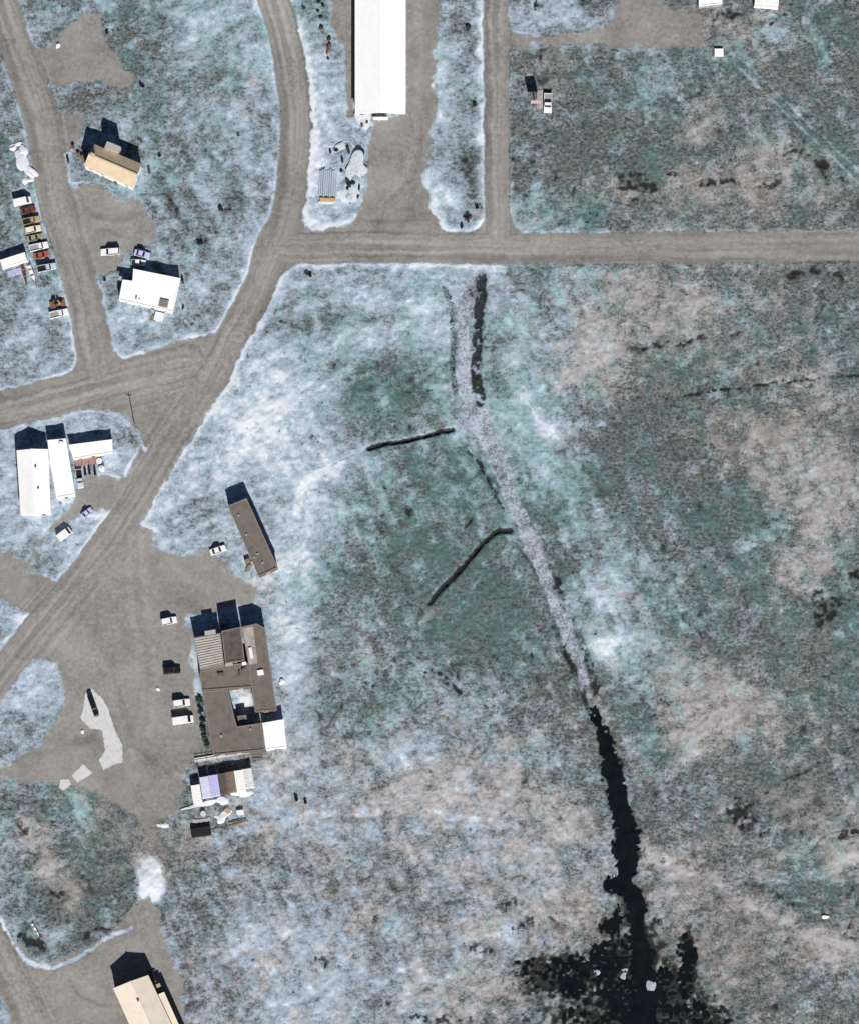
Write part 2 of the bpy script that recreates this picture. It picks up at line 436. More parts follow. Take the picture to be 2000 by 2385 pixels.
# islands of frost kept free inside the gravel
# banks of frost and windrows along the gravel edges
VERGE = sst(0, 4, GRAV_SD) * sst(24, 4, GRAV_SD + (N60 - .5) * 26 + (N18b - .5) * 18)
vg = .16 + 0 * PX
vg = np.where((PX > 1180) & (PY < 720), .02, vg)
vg = vg + .24 * ((PX < 1180) & (PX > 690) & (PY < 700)) + .22 * ((PX > 420) & (PX < 760) & (PY > 600) & (PY < 1250))
vg = vg * sst(2000, 1450, PY + 0 * PX) + .04
FROST += VERGE * vg * (1 - .7 * YARD_EDGE)
RIM = sst(0, 2, GRAV_SD) * sst(9, 4, GRAV_SD + (N18 - .5) * 8 + (N7 - .5) * 4)
FROST += RIM * (1 - YARD_EDGE) * (.50 * N60) * (PY < 2300) * np.where((PX > 1230), .4, 1) * sst(1700, 1300, PY + 0 * PX)

# ---- trails, tracks and dark seams
band(FROST, [(480, 1960), (600, 1930), (760, 1895), (980, 1890), (1200, 1930), (1430, 1980)], 11, .2, warp=.25)
band(DARK, [(640, 1932), (760, 1905), (980, 1905), (1110, 1935)], 5, .30, warp=.3, brk=.5)
band(DARK, [(860, 1890), (1000, 1895), (1180, 1925), (1290, 1955), (1420, 1975)], 4, .22, warp=.4, brk=.6)
band(FROST, [(1480, 1985), (1640, 2040), (1760, 2110), (1880, 2170), (2060, 2230)], 12, .34, warp=.25)
band(PINK, [(1480, 1985), (1640, 2040), (1760, 2110), (1880, 2170), (2060, 2230)], 26, .5, warp=.3)
band(DARK, [(1490, 1995), (1600, 2010), (1700, 2030), (1790, 2070), (1900, 2140), (2050, 2180)], 7, .45, warp=.7, brk=.9)
band(DARK, [(1500, 1965), (1580, 1945), (1700, 1900), (1860, 1800), (1990, 1740)], 4, .3, warp=.5, brk=.5)
for o in (-7, 7):
    band(FROST, [(1725 + o, 150 - o), (1850 + o, 270 - o), (2060 + o, 470 - o)], 3.5, .38, curve=False, warp=.1)
band(TEAL, [(1725, 150), (1850, 270), (2060, 470)], 16, .4, curve=False, warp=.2)
for o in (-26, 26):
    band(DARK, [(1540, 1330 + o), (1680, 1280 + o), (1810, 1235 + o)], 3, .3, warp=.3, brk=.3)
band(FROST, [(1530, 1340), (1680, 1285), (1820, 1235)], 18, .22, warp=.25)
band(DARK, [(1530, 930), (1640, 915), (1770, 898), (1880, 885), (2060, 872)], 4, .75, warp=.35, brk=.55)
band(DARK, [(570, 1960), (575, 2060), (585, 2200), (580, 2400)], 9, .28, warp=.2, brk=.1)
band(DARK, [(850, 1700), (856, 1790), (860, 1880)], 9, .25, warp=.3)
band(DARK, [(870, 1600), (900, 1560), (920, 1530)], 6, .5, warp=.5, brk=.4)
for k in range(5):
    band(DARK, [(905 + 12 * k, 1490 + 18 * k), (960 + 14 * k, 1520 + 22 * k), (1010 + 14 * k, 1560 + 16 * k)], 3, .4, warp=.3, brk=.5)
band(DARK, [(1010, 1560), (1050, 1590), (1070, 1612)], 7, .7, warp=.3, brk=.2)
for a in ((1490, 435, 60, 16, .8), (1475, 410, 40, 12, .6), (1660, 425, 60, 9, .7), (1790, 430, 60, 14, .6), (1570, 400, 30, 10, .6), (1860, 370, 80, 9, .5, 15), (1920, 400, 14, 40, .4),
          (1490, 480, 80, 7, .5), (1985, 420, 30, 9, .7), (1360, 400, 30, 10, .3), (1250, 360, 16, 60, .3), (1620, 215, 14, 14, .4),
          (1930, 1430, 50, 50, .6), (1990, 1330, 20, 20, .8), (1960, 1400, 40, 12, .6), (1900, 1380, 30, 10, .6), (1740, 1910, 40, 30, .6), (1780, 1950, 22, 12, .8),
          (1970, 1945, 50, 9, 1., -15), (1720, 1880, 50, 40, .4), (1840, 1790, 60, 20, .35), (1620, 1780, 30, 20, .3), (1640, 1440, 20, 30, .35), (1620, 1490, 60, 20, .3), (1510, 1560, 30, 30, .35),
          (1900, 960, 20, 40, .4), (1840, 720, 90, 40, .25), (1480, 960, 30, 60, .25), (1440, 1030, 40, 60, .2), (1540, 810, 90, 9, .6, -8), (1620, 790, 40, 8, .5, -20),
          (1030, 2130, 26, 8, .6), (1180, 2110, 50, 26, .55), (1240, 2150, 60, 26, .5), (870, 2140, 24, 24, .55), (930, 2110, 30, 20, .5), (870, 1985, 20, 24, .5), (760, 2240, 60, 20, .35, 20),
          (810, 2060, 20, 20, .3), (920, 2050, 40, 50, .25), (1120, 2210, 50, 20, .5), (880, 2330, 60, 14, .5), (1020, 2370, 110, 14, .6), (960, 2170, 60, 26, .3), (740, 2250, 40, 30, .3),
          (1230, 1830, 20, 40, .4, -20), (1170, 1690, 40, 12, .35), (1060, 1550, 14, 26, .5), (1000, 1450, 14, 40, .3),
          (64, 1930, 14, 40, .5, -20), (80, 2000, 16, 30, .45), (130, 2080, 30, 30, .55), (200, 2060, 24, 50, .4), (90, 2195, 40, 12, .9, -8), (60, 2190, 14, 12, .8), (230, 2170, 50, 9, .7, -15),
          (130, 110, 26, 12, .2), (90, 40, 40, 14, .45), (150, 10, 50, 14, .5), (180, 60, 20, 20, .3), (250, 80, 10, 16, .5), (330, 200, 10, 10, .6), (370, 360, 9, 12, .5),
          (520, 490, 12, 14, .6), (470, 560, 20, 14, .5), (210, 215, 40, 9, .4, 10), (360, 30, 20, 14, .3), (420, 90, 40, 60, .2), (430, 280, 50, 60, .28), (500, 110, 20, 20, .3), (540, 330, 30, 60, .2),
          (500, 560, 9, 24, .4, 30), (50, 470, 60, 20, .25), (20, 640, 40, 30, .3), (130, 790, 20, 20, .2), (230, 760, 30, 20, .25), (440, 760, 14, 14, .4), (425, 715, 9, 12, .4),
          (1085, 60, 16, 18, .55), (1090, 20, 8, 20, .4), (1105, 244, 10, 10, .6), (1070, 200, 30, 60, .25), (1080, 330, 26, 60, .25), (1090, 440, 30, 50, .35), (1112, 484, 8, 12, .7), (1090, 500, 26, 12, .5),
          (1190, 400, 12, 170, .3), (1270, 100, 26, 60, .4), (1258, 10, 8, 14, .8), (1350, 12, 12, 10, .5), (1600, 20, 50, 10, .3), (1700, 32, 30, 8, .7, 20), (1660, 45, 8, 40, .5, 30), (1825, 38, 14, 9, .7), (1800, 52, 14, 6, .6),
          (700, 640, 60, 50, .2), (715, 640, 10, 9, .8), (690, 740, 50, 70, .22), (800, 690, 24, 24, .25), (850, 920, 60, 60, .18), (1840, 640, 170, 13, .35), (1800, 650, 16, 12, .5), (1950, 650, 24, 12, .5),
          (740, 1020, 40, 14, .3), (1050, 640, 10, 10, .4), (1170, 1100, 8, 14, .6), (800, 1330, 60, 20, .25), (740, 1660, 50, 40, .2), (790, 1580, 30, 40, .2), (1140, 1680, 60, 8, .3, -10), (940, 1200, 60, 30, .12)):
    blob(DARK, a[0], a[1], a[2] * .82, a[3] * .82, a[4] * 1.15, *(a[5:]))

band(FROST, [(1180, 690), (1225, 880), (1275, 1050), (1340, 1200), (1400, 1350), (1435, 1560)], 42, .26, warp=.8, soft=.9)
band(FROST, [(1290, 720), (1300, 860), (1290, 1000)], 26, .16, warp=.9, soft=.9)
band(TEAL, [(1190, 760), (1215, 960), (1240, 1100), (1300, 1250)], 30, .45, warp=.8, soft=.9)
band(FROST, [(60, 1900), (110, 2000), (170, 2110)], 60, -.22, warp=.8, soft=.9)
band(PINK, [(70, 1920), (100, 1990), (140, 2060), (175, 2120)], 22, .75, warp=.5)
band(FROST, [(250, 1880), (300, 1960), (330, 2000)], 70, -.3, warp=.9, soft=.9)
band(PINK, [(250, 1880), (330, 1960), (420, 1960)], 60, .55, warp=.9, soft=.9)
band(TEAL, [(190, 1850), (200, 1900), (215, 1950)], 26, .6, warp=.6, soft=.9)
band(FROST, [(200, 1880), (210, 1920)], 16, .35, warp=.5, soft=.9)
band(FROST, [(345, 2020), (352, 2050), (355, 2072)], 33, .95, warp=.35, soft=.35)
band(FROST, [(40, 2212), (66, 2240), (110, 2250), (150, 2242), (205, 2218), (260, 2180), (300, 2156)], 6, .8, warp=.45)
band(FROST, [(172, 2298), (200, 2306), (262, 2318)], 4, .8, warp=.2)
band(FROST, [(0, 2135), (14, 2165), (28, 2195)], 4, .8, warp=.2)
band(GRAVEL, [(40, 2212), (66, 2240), (110, 2250), (150, 2242), (205, 2218), (260, 2180), (300, 2156)], 6, -1.2, warp=.45, brk=.9)
GRAVEL = np.clip(GRAVEL, 0, 1)
DARK *= .30 + 1.0 * sst(.34, .66, N7 * .5 + N18b * .25 + N18 * .25)
# ---- the small valley: frozen brook above, open water below, pool at the lower edge
BROOK = smooth_line([(1078, 650), (1078, 760), (1082, 860), (1098, 940), (1128, 1010), (1160, 1090), (1200, 1180), (1240, 1270), (1275, 1360), (1315, 1460), (1345, 1560), (1372, 1640), (1386, 1668)], 4)
STREAM = smooth_line([(1382, 1655), (1402, 1720), (1420, 1790), (1436, 1860), (1452, 1920), (1466, 1970), (1462, 2020), (1456, 2060), (1480, 2110), (1484, 2180), (1486, 2250), (1500, 2300), (1510, 2420), (1520, 2620)], 4)
ICE = np.zeros_like(PX)
wtop = 22
s = window(980, 1520, 600, 1760)
X = PX[s] + (WX[s] - PX[s]) * .3; Y = PY[s] + (WY[s] - PY[s]) * .3
d, lat, alo = line_dist(BROOK, X, Y)
wid = np.interp(alo, [0, 60, 250, 330, 420, 700, 1050, 1120], [6, 11, 13, 26, 17, 15, 14, 8])
ICE[s] = sst(wid + 9, wid - 7, d) * sst(0, 40, alo) * sst(1110, 930, alo + (N18[s] - .5) * 160)
# bank shadows come from real relief: the brook lies in a cut
cut = np.interp(alo, [0, 200, 330, 500, 900, 1080], [.35, .4, .1, .25, .4, .5])
Hc = -cut * sst(wid + 16, wid - 2, d) * sst(0, 30, alo)
H[s] += Hc
# dark wet ditch each side of the upper brook
band(DARK, [(1036, 668), (1052, 720), (1055, 790), (1054, 850), (1060, 900), (1062, 930)], 8, .5, warp=.2)
band(DARK, [(1120, 650), (1118, 700), (1112, 770), (1108, 850), (1112, 900), (1120, 940)], 11, 1.1, warp=.35, brk=.15)
band(DARK, [(1118, 640), (1122, 690)], 16, .5, warp=.4)
band(H, [(1120, 650), (1118, 700), (1112, 770), (1108, 870)], 11, -.5, warp=.35)
band(H, [(1036, 668), (1052, 720), (1055, 790), (1054, 850)], 8, -.25, warp=.2)
band(DARK, [(1272, 1300), (1310, 1400), (1345, 1470), (1378, 1580), (1388, 1650)], 10, .5, warp=.3, brk=.1)
band(DARK, [(1190, 1130), (1230, 1200), (1262, 1290)], 5, .3, warp=.4, brk=.4)
band(DARK, [(1090, 1055), (1118, 1085), (1138, 1130), (1170, 1190)], 5, .75, warp=.3, brk=.35)
band(DARK, [(1200, 1260), (1222, 1290), (1250, 1340)], 4, .5, warp=.5, brk=.6)
band(DARK, [(1296, 1480), (1320, 1540), (1352, 1610), (1370, 1660)], 7, .5, warp=.4, brk=.3)
GULLY1 = [(860, 1045), (930, 1027), (1000, 1012), (1056, 1000)]
GULLY2 = [(1000, 1405), (1050, 1350), (1100, 1290), (1140, 1252), (1170, 1238), (1190, 1237)]
for g, w in ((GULLY1, 4.), (GULLY2, 5)):
    band(DARK, g, w * .8, .75, warp=.35, soft=.8)
    band(DARK, g, w * .9, .5, warp=.35, soft=.8, brk=.3)
    band(DARK, g, w * 2.2, .25, warp=.5, soft=.9, brk=.4)
    band(H, g, w * 1.2, -.55, warp=.22, soft=.7)
band(DARK, [(740, 1090), (800, 1070), (870, 1045)], 3, .4, warp=.3, brk=.3)
band(FROST, [(690, 1200), (700, 1150), (740, 1105), (800, 1080)], 10, .35, warp=.25)
# open water
WATER_Z = -0.45
s = window(1180, 1720, 1600, 2640)
X = PX[s] + (WX[s] - PX[s]) * .55 + (N7[s] - .5) * 16; Y = PY[s] + (WY[s] - PY[s]) * .55 + (N7b[s] - .5) * 16
d, lat, alo = line_dist(STREAM, X, Y)
wid = np.interp(alo, [0, 40, 150, 260, 330, 380, 430, 470, 560, 700], [2, 9, 19, 17, 23, 19, 20, 17, 17, 19])
Hs = -1.0 * sst(wid + 7, wid - 6, d)
DARK[s] += .38 * sst(wid + 22, wid + 2, d) * sst(0, 60, alo)
for (cx, cy, rx, ry, dep) in ((1432, 2062, 26, 22, 1.), (1440, 1975, 20, 30, .6), (1460, 1930, 22, 30, .4), (1420, 2150, 30, 22, .62), (1450, 2120, 30, 24, .4)):
    Hs -= dep * np.exp(-(((X - cx) / rx) ** 2 + ((Y - cy) / ry) ** 2) ** 1.5)
pool = np.zeros_like(X)
for (cx, cy, rx, ry, dep) in ((1490, 2330, 125, 95, .55), (1330, 2270, 120, 52, .46), (1640, 2370, 90, 40, .36), (1250, 2260, 60, 40, .38), (1560, 2350, 90, 60, .42), (1420, 2250, 70, 70, .45), (1600, 2240, 18, 60, .85), (1590, 2290, 20, 40, .6), (1500, 2250, 26, 80, .6), (1450, 2380, 160, 40, .35), (1640, 2400, 70, 40, .35)):
    pool = np.maximum(pool, dep * np.exp(-(((X - cx) / rx) ** 2 + ((Y - cy) / ry) ** 2) ** 1.2))
tuss = (N18[s] * .3 + N7[s] * .7 - .5) * 2.6
DARK[s] += 1.5 * pool * sst(.15, .6, N7b[s] * .6 + N18b[s] * .5)
_p2 = np.exp(-(((X - 1440) / 260) ** 2 + ((Y - 2340) / 130) ** 2) ** 1.6)
DARK[s] += .62 * _p2 * sst(.35, .7, N7[s] * .55 + N18b[s] * .6)
TEAL[s] += .5 * _p2
pool = pool * np.clip(.95 + 1.2 * tuss, 0, 2)
Hs -= pool
H[s] += np.maximum(Hs, -1.3)
DARK[s] += .5 * sst(-.05, -.45, Hs) + .25 * sst(.1, .42, pool)
ICE[s] *= 1
# ---- patchiness at every size
FROST += (N60 - .5) * .62 + (N18 - .5) * .62 + .0 - .09 * sst(1180, 1330, PX) - .10 * ((PX < 480) & (PY > 1830)) - .05 * sst(700, 300, PX) * (PY < 800)
TEAL = np.clip(.85 * np.tanh(TEAL / .85), 0, 1) + (N60b - .5) * .6 + (N18b - .5) * .5 + (N160 - .5) * .5
PINK = np.clip(.95 * np.tanh(PINK / .95), 0, 1) + (fbm(PX, PY, 44, 3, 4) - .5) * .7 + (N18b - .5) * -.4
DARK = DARK + np.clip(fbm(PX, PY, 34, 13, 4) - .60, 0, 1) * 2.2 * sst(.75, .35, FROST)
def _ani(deg, la, sa, seed):
    c_, d_ = math.cos(R(deg)), math.sin(R(deg))
    X_ = PX + (WX - PX) * .5; Y_ = PY + (WY - PY) * .5
    return .6 * vn((X_ * c_ + Y_ * d_) / la, (-X_ * d_ + Y_ * c_) / sa, seed) + .4 * vn((X_ * c_ + Y_ * d_) / (la * .45) + 7, (-X_ * d_ + Y_ * c_) / (sa * .45), seed + 1) - .5
_wA = sst(.42, .58, fbm(PX, PY, 420, 22, 2))
ANI = _ani(62, 75, 15, 2) * _wA + _ani(-25, 80, 16, 4) * (1 - _wA)
FROST += ANI * .55 + (N160 - .5) * .62 - .03
TEAL += _ani(70, 90, 24, 16) * .6
DARK += np.clip(-ANI - .22, 0, 1) * 1.1 * sst(.8, .4, FROST)
# thin dark seams, and dark specks that paint the tussocks' shadows
_rid = 1 - np.abs(2 * fbm(PX * .8 + PY * .3, PY, 120, 8, 2) - 1)
DARK += .40 * sst(.965, .99, _rid) * sst(.45, .62, N60b) * sst(.9, .5, FROST)
_rid2 = 1 - np.abs(2 * fbm(WX, WY, 45, 28, 3) - 1)
DARK += .14 * sst(.95, .985, _rid2) * sst(.48, .62, N160)
_spk = vn(PX / 7.5, PY / 7.5, 9) * .65 + N18b * .35
DARK += .5 * sst(.72, .84, _spk) * sst(.3, .6, N160 * .6 + N60 * .4)
FROST += .14 * sst(.68, .8, vn(PX / 9 + 40, PY / 9, 19) * .6 + N18 * .4) * sst(.2, .5, FROST)
# ---- relief
DARK = np.clip(DARK, 0, 1.2)
wild = 1 - GRAVEL
rel = (fbm(PX, PY, 28, 33, 3) - .5) * 1.0 + (vn(PX / 8, PY / 8, 37) - .5) * .36 + (N60b - .5) * .9
edge = sst(-2, 24, GRAV_SD)
H += wild * (0.25 + .75 * edge) * rel * (1 - .75 * ICE) * .55
H += (1 - wild) * ((N18 - .5) * .06 + (N60 - .5) * .10 + STREAK * .05)
H += VERGE * wild * .18 * N60                                            # ploughed-up windrow
H -= .25 * DARK * wild * sst(.3, .9, N7 * .5 + N18 * .5 + .1)
for (x, y, r, h) in ((845, 275, 22, 1.2), (835, 390, 26, 1.3), (815, 352, 24, .9), (790, 372, 20, .8), (825, 440, 24, .9), (836, 425, 20, .8), (350, 2050, 36, .7), (1110, 500, 20, .5), (1050, 440, 22, .6),
                     (750, 60, 16, .6), (765, 110, 14, .5), (745, 20, 16, .5), (1900, 880, 60, .5), (1360, 50, 40, .5), (1975, 1965, 50, .9), (1520, 740, 120, .7), (1925, 1150, 90, .6), (1680, 1660, 110, .6)):
    blob(H, x, y, r, r, h, warp=.5)
border = np.minimum(np.minimum(GX - gx[0], gx[-1] - GX), np.minimum(GY - gy[0], gy[-1] - GY))
H *= sst(0, 3, border)

def hz(px, py, r=0):
    """height of the ground under a pixel (highest within r pixels)"""
    s = window(px - r - .1, px + r + .1, py - r - .1, py + r + .1)
    q = H[s]
    m = np.hypot(PX[s] - px, PY[s] - py)
    m = m <= max(r, m.min() + 1e-6)
    return float(q[m].max())

def ground_material(name, road):
    m = bpy.data.materials.new(name)
    m.use_nodes = True
    nt = m.node_tree
    N, L = nt.nodes, nt.links
    b = N['Principled BSDF']
    b.inputs['Roughness'].default_value = 0.92
    b.inputs['Specular IOR Level'].default_value = 0.12
    tc = N.new('ShaderNodeTexCoord')
    a1 = N.new('ShaderNodeAttribute'); a1.attribute_name = 'cover'
    a2 = N.new('ShaderNodeAttribute'); a2.attribute_name = 'soil'
    s1 = N.new('ShaderNodeSeparateColor'); L.new(a1.outputs['Color'], s1.inputs[0])
    s2 = N.new('ShaderNodeSeparateColor'); L.new(a2.outputs['Color'], s2.inputs[0])
    frost, teal, pink, ice = s1.outputs[0], s1.outputs[1], s1.outputs[2], a1.outputs['Alpha']
    grav, dark, streak = s2.outputs[0], s2.outputs[1], s2.outputs[2]
    def noise(scale, detail, rough=.6, off=0.0, stretch=(1, 1, 1)):
        mp = N.new('ShaderNodeMapping')
        mp.inputs['Location'].default_value = (off, off * 1.7, off * .3)
        mp.inputs['Scale'].default_value = stretch
        L.new(tc.outputs['Object'], mp.inputs[0])
        n = N.new('ShaderNodeTexNoise')
        n.inputs['Scale'].default_value = scale
        n.inputs['Detail'].default_value = detail
        n.inputs['Roughness'].default_value = rough
        L.new(mp.outputs[0], n.inputs['Vector'])
        return n.outputs['Fac']
    def math_(op, a, c, clamp=False):
        k = N.new('ShaderNodeMath'); k.operation = op; k.use_clamp = clamp
        for i, v in enumerate((a, c)):
            if isinstance(v, (int, float)): k.inputs[i].default_value = v
            else: L.new(v, k.inputs[i])
        return k.outputs[0]
    def sm(x, lo, hi):
        k = N.new('ShaderNodeMapRange'); k.interpolation_type = 'SMOOTHSTEP'
        L.new(x, k.inputs[0])
        k.inputs[1].default_value, k.inputs[2].default_value = lo, hi
        return k.outputs[0]
    def mix(f, a, c):
        k = N.new('ShaderNodeMix'); k.data_type = 'RGBA'
        if isinstance(f, (int, float)): k.inputs[0].default_value = f
        else: L.new(f, k.inputs[0])
        for i, v in ((6, a), (7, c)):
            if isinstance(v, tuple): k.inputs[i].default_value = (*v, 1)
            else: L.new(v, k.inputs[i])
        return k.outputs[2]
    nf = noise(1.7, 3, .75)                 # tussocks
    nf2 = noise(.85, 3, .7, 31, (1, 1.4, 1))
    nm = noise(.30, 4, .66, 7)              # metres
    nm2 = noise(.13, 3, .62, 19)
    nb = noise(.045, 2, .6, 43)
    def off(n, k): return math_('MULTIPLY', math_('SUBTRACT', n, .5), k)
    # bare tundra: dark moss and heath with drier tufts
    c = mix(sm(math_('ADD', nf2, off(nf, .6)), .30, .70), (.040, .050, .051), (.180, .194, .192))
    c = mix(math_('MULTIPLY', sm(math_('ADD', math_('ADD', teal, off(nm, 1.4)), off(nf2, .9)), .20, 1.05), .70), c, (.070, .148, .143))
    c = mix(math_('MULTIPLY', sm(math_('ADD', math_('ADD', teal, off(nb, 1.2)), off(nm, 1.3)), .60, 1.25), .40), c, (.060, .135, .095))
    c = mix(math_('MULTIPLY', sm(math_('ADD', math_('ADD', pink, off(nm, 1.3)), off(nf, 1.2)), .35, 1.15), .80), c, (.35, .325, .318))
    # frost
    fc = mix(sm(math_('ADD', pink, off(nm2, .8)), .25, .65), (.42, .51, .62), (.45, .44, .45))
    fc = mix(math_('MULTIPLY', sm(math_('ADD', teal, off(nm2, 1.0)), .35, .8), .6), fc, (.27, .46, .475))
    ff = math_('ADD', math_('ADD', math_('ADD', frost, off(nf, 1.0)), off(nm, 1.3)), off(nf2, .9))
    c = mix(math_('MULTIPLY', sm(ff, .08, 1.20), .90), c, fc)
    c = mix(sm(math_('ADD', math_('ADD', frost, off(nf, .9)), off(nm, .7)), .95, 1.5), c, (.64, .69, .75))
    # stream ice
    ic = mix(sm(math_('ADD', nm, off(nf, 1.3)), .28, .68), (.14, .16, .205), (.45, .495, .575))
    c = mix(math_('MULTIPLY', sm(math_('ADD', ice, off(nf, .5)), .25, .8), .9), c, ic)
    # peat, wet hollows and the painted tussock shadows
    dk = sm(math_('ADD', math_('ADD', dark, off(nf, 1.5)), off(nf2, .7)), .22, .78)
    c = mix(math_('MULTIPLY', dk, .93), c, (.014, .012, .011))
    # gravel
    gn = noise(.9, 3, .7, 3)
    gc = mix(sm(math_('ADD', nm2, off(nb, .9)), .3, .7), (.194, .184, .168), (.240, .234, .222))
    gc = mix(sm(gn, .3, .72), gc, (.270, .260, .242))
    k = N.new('ShaderNodeHueSaturation'); L.new(gc, k.inputs['Color'])
    L.new(math_('ADD', 1.0, math_('ADD', math_('MULTIPLY', streak, .62), off(gn, .25))), k.inputs['Value'])
    gc = k.outputs[0]
    if not road:
        gc = mix(math_('MULTIPLY', sm(math_('ADD', nm, off(nf, .4)), .5, .8), .30), gc, (.42, .45, .47))
    c = mix(sm(math_('ADD', grav, off(nf, .5)), .2, .8), c, gc)
    L.new(c, b.inputs['Base Color'])
    return m

M_GROUND = ground_material('frosted_tundra', False)
M_ROAD = ground_material('packed_gravel', True)
_cov = np.stack([FROST, TEAL, PINK, ICE], -1).reshape(-1, 4).astype(np.float32)
_soi = np.stack([GRAVEL, DARK, STREAK, np.ones_like(PX)], -1).reshape(-1, 4).astype(np.float32)
_co = np.stack([GX, GY, H], -1).reshape(-1, 3).astype(np.float32)
_idx = np.arange(NX * NY).reshape(NY, NX)
_quads = np.stack([_idx[:-1, :-1], _idx[:-1, 1:], _idx[1:, 1:], _idx[1:, :-1]], -1).reshape(-1, 4)
_freg = REGION[:-1, :-1].reshape(-1)

def grid_mesh(name, quads, co, material, cov=None, soi=None, extra=None):
    used, inv = np.unique(quads, return_inverse=True)
    inv = inv.reshape(quads.shape)
    v = co[used]
    if extra is not None:
        ev, ef = extra
        inv = np.concatenate([inv, ef + len(v)]); v = np.concatenate([v, ev])
    me = bpy.data.meshes.new(name)
    me.vertices.add(len(v)); me.vertices.foreach_set('co', v.reshape(-1).astype(np.float32))
    me.loops.add(inv.size); me.loops.foreach_set('vertex_index', inv.reshape(-1).astype(np.int32))
    me.polygons.add(len(inv)); me.polygons.foreach_set('loop_start', np.arange(0, inv.size, 4, dtype=np.int32))
    me.polygons.foreach_set('use_smooth', np.ones(len(inv), bool))
    me.update(calc_edges=True)
    for nm_, arr, dflt in (('cover', cov, (.45, .45, .3, 0)), ('soil', soi, (0, 0, 0, 1))):
        if arr is None: continue
        a = me.color_attributes.new(nm_, 'FLOAT_COLOR', 'POINT')
        d = arr[used]
        if extra is not None: d = np.concatenate([d, np.tile(np.array(dflt, np.float32), (len(extra[0]), 1))])
        a.data.foreach_set('color', d.reshape(-1))
    me.materials.append(material)
    return me

# apron of tundra round the modelled block, out to the horizon
x0, x1, y0, y1, FAR = gx[0], gx[-1], gy[0], gy[-1], 6000
_ring = np.array([(x0, y0, 0), (x1, y0, 0), (x1, y1, 0), (x0, y1, 0), (-FAR, -FAR, 0), (FAR, -FAR, 0), (FAR, FAR, 0), (-FAR, FAR, 0)], np.float32)
_rf = np.array([(4, 5, 1, 0), (5, 6, 2, 1), (6, 7, 3, 2), (7, 4, 0, 3)])
ROAD_LABELS = {
 'main_road': 'wide grey gravel road curving through the settlement', 'cross_road': 'straight gravel road running east from the curve',
 'north_lane': 'narrow gravel lane beside the grass strip', 'west_street': 'gravel street past the parked vehicles',
 'side_street': 'gravel side street leading west', 'south_west_road': 'gravel road in the lower left corner'}
for i, nm_ in enumerate(REG_NAMES):
    q = _quads[_freg == i]
    if not len(q): continue
    me = grid_mesh(nm_, q, _co, M_ROAD if nm_ in ROADS else M_GROUND, _cov, _soi, (_ring, _rf) if i == 0 else None)
    o = link(nm_ if i == 0 else nm_, me)
    lab = ROAD_LABELS.get(nm_) or ('frosted tundra with moss, snow patches and wet hollows' if i == 0 else 'packed gravel surface of the ' + nm_.replace('_', ' '))
    tag(o, lab, 'ground' if i == 0 else ('road' if nm_ in ROADS else 'gravel'), kind='structure')

# open water sheet lying in the cut
M_WATER = mat('dark_water', (.006, .008, .010), rough=.2, var=.5, spec=.35, scale=.35, col2=(.003, .004, .005))
_low = (H < WATER_Z + .12) & (PX > 1180) & (PY > 1640)
_cell = (_low[:-1, :-1] | _low[1:, :-1] | _low[:-1, 1:] | _low[1:, 1:]).reshape(-1)
_cw = _co.copy(); _cw[:, 2] = WATER_Z
me = grid_mesh('stream', _quads[_cell], _cw, M_WATER)
tag(link('stream', me), 'black open water of the brook and its pool', 'water', kind='structure')
# ================================================================== buildings
M_WHITE_ROOF = mat('white_metal_roof', (.90, .90, .90), rough=.55, var=.03, scale=.5, stretch=(1, 1, 1))
M_WHITE_WALL = mat('white_siding', (.78, .78, .77), rough=.7, var=.06, scale=.8)
M_TAN_ROOF = mat('tan_sheet_roof', (.55, .45, .315), rough=.65, var=.10, scale=.35, stretch=(1, 1, 1), col2=(.45, .36, .235))
M_CREAM_ROOF = mat('cream_sheet_roof', (.76, .68, .56), rough=.6, var=.05, scale=.4)
M_BROWN_ROOF = mat('brown_gravelled_roof', (.160, .140, .123), rough=.95, var=.14, scale=.55)
M_DARK_ROOF = mat('dark_felt_roof', (.105, .090, .082), rough=.95, var=.2, scale=.7)
M_PALE_ROOF = mat('pale_ribbed_roof', (.42, .385, .36), rough=.7, var=.10, scale=.6)
M_COPING = mat('coping_metal', (.215, .19, .17), rough=.6, var=.1)
M_BROWN_WALL = mat('brown_cladding', (.13, .085, .055), rough=.8, var=.15, stretch=(1, 1, 4))
M_TAN_WALL = mat('tan_cladding', (.42, .32, .20), rough=.8, var=.1)
M_GREY_WALL = mat('grey_cladding', (.34, .34, .34), rough=.8, var=.1)
M_TRIM = mat('window_trim', (.72, .72, .70), rough=.6, var=.05)
M_DOOR = mat('door_paint', (.20, .10, .07), rough=.6, var=.1)
M_METAL = mat('galvanised_metal', (.48, .49, .50), rough=.45, var=.1, metal=.3)
M_WOOD = mat('weathered_wood', (.24, .19, .145), rough=.9, var=.18, scale=3, stretch=(1, 6, 1))
M_SNOW = mat('drifted_snow', (.66, .69, .73), rough=.85, var=.10, scale=1.2, bump=.3)
M_GLASS = glass()

_w = MB(); _w.box((0, 0, 0), (1.2, .16, 1.1)); WIN_FRAME = _w.mesh('window', M_TRIM, bevel=.02)
_w = MB(); _w.box((0, 0, 0), (1.0, .20, .9)); WIN_PANE = _w.mesh('pane', M_GLASS)
_w = MB(); _w.box((0, 0, 1.05), (1.0, .18, 2.1)); DOOR_ME = _w.mesh('door', M_DOOR, bevel=.02)
_w = MB(); _w.cyl((.38, -.16, 1.0), (.38, .16, 1.0), .035, 8); KNOB_ME = _w.mesh('handle', M_METAL)

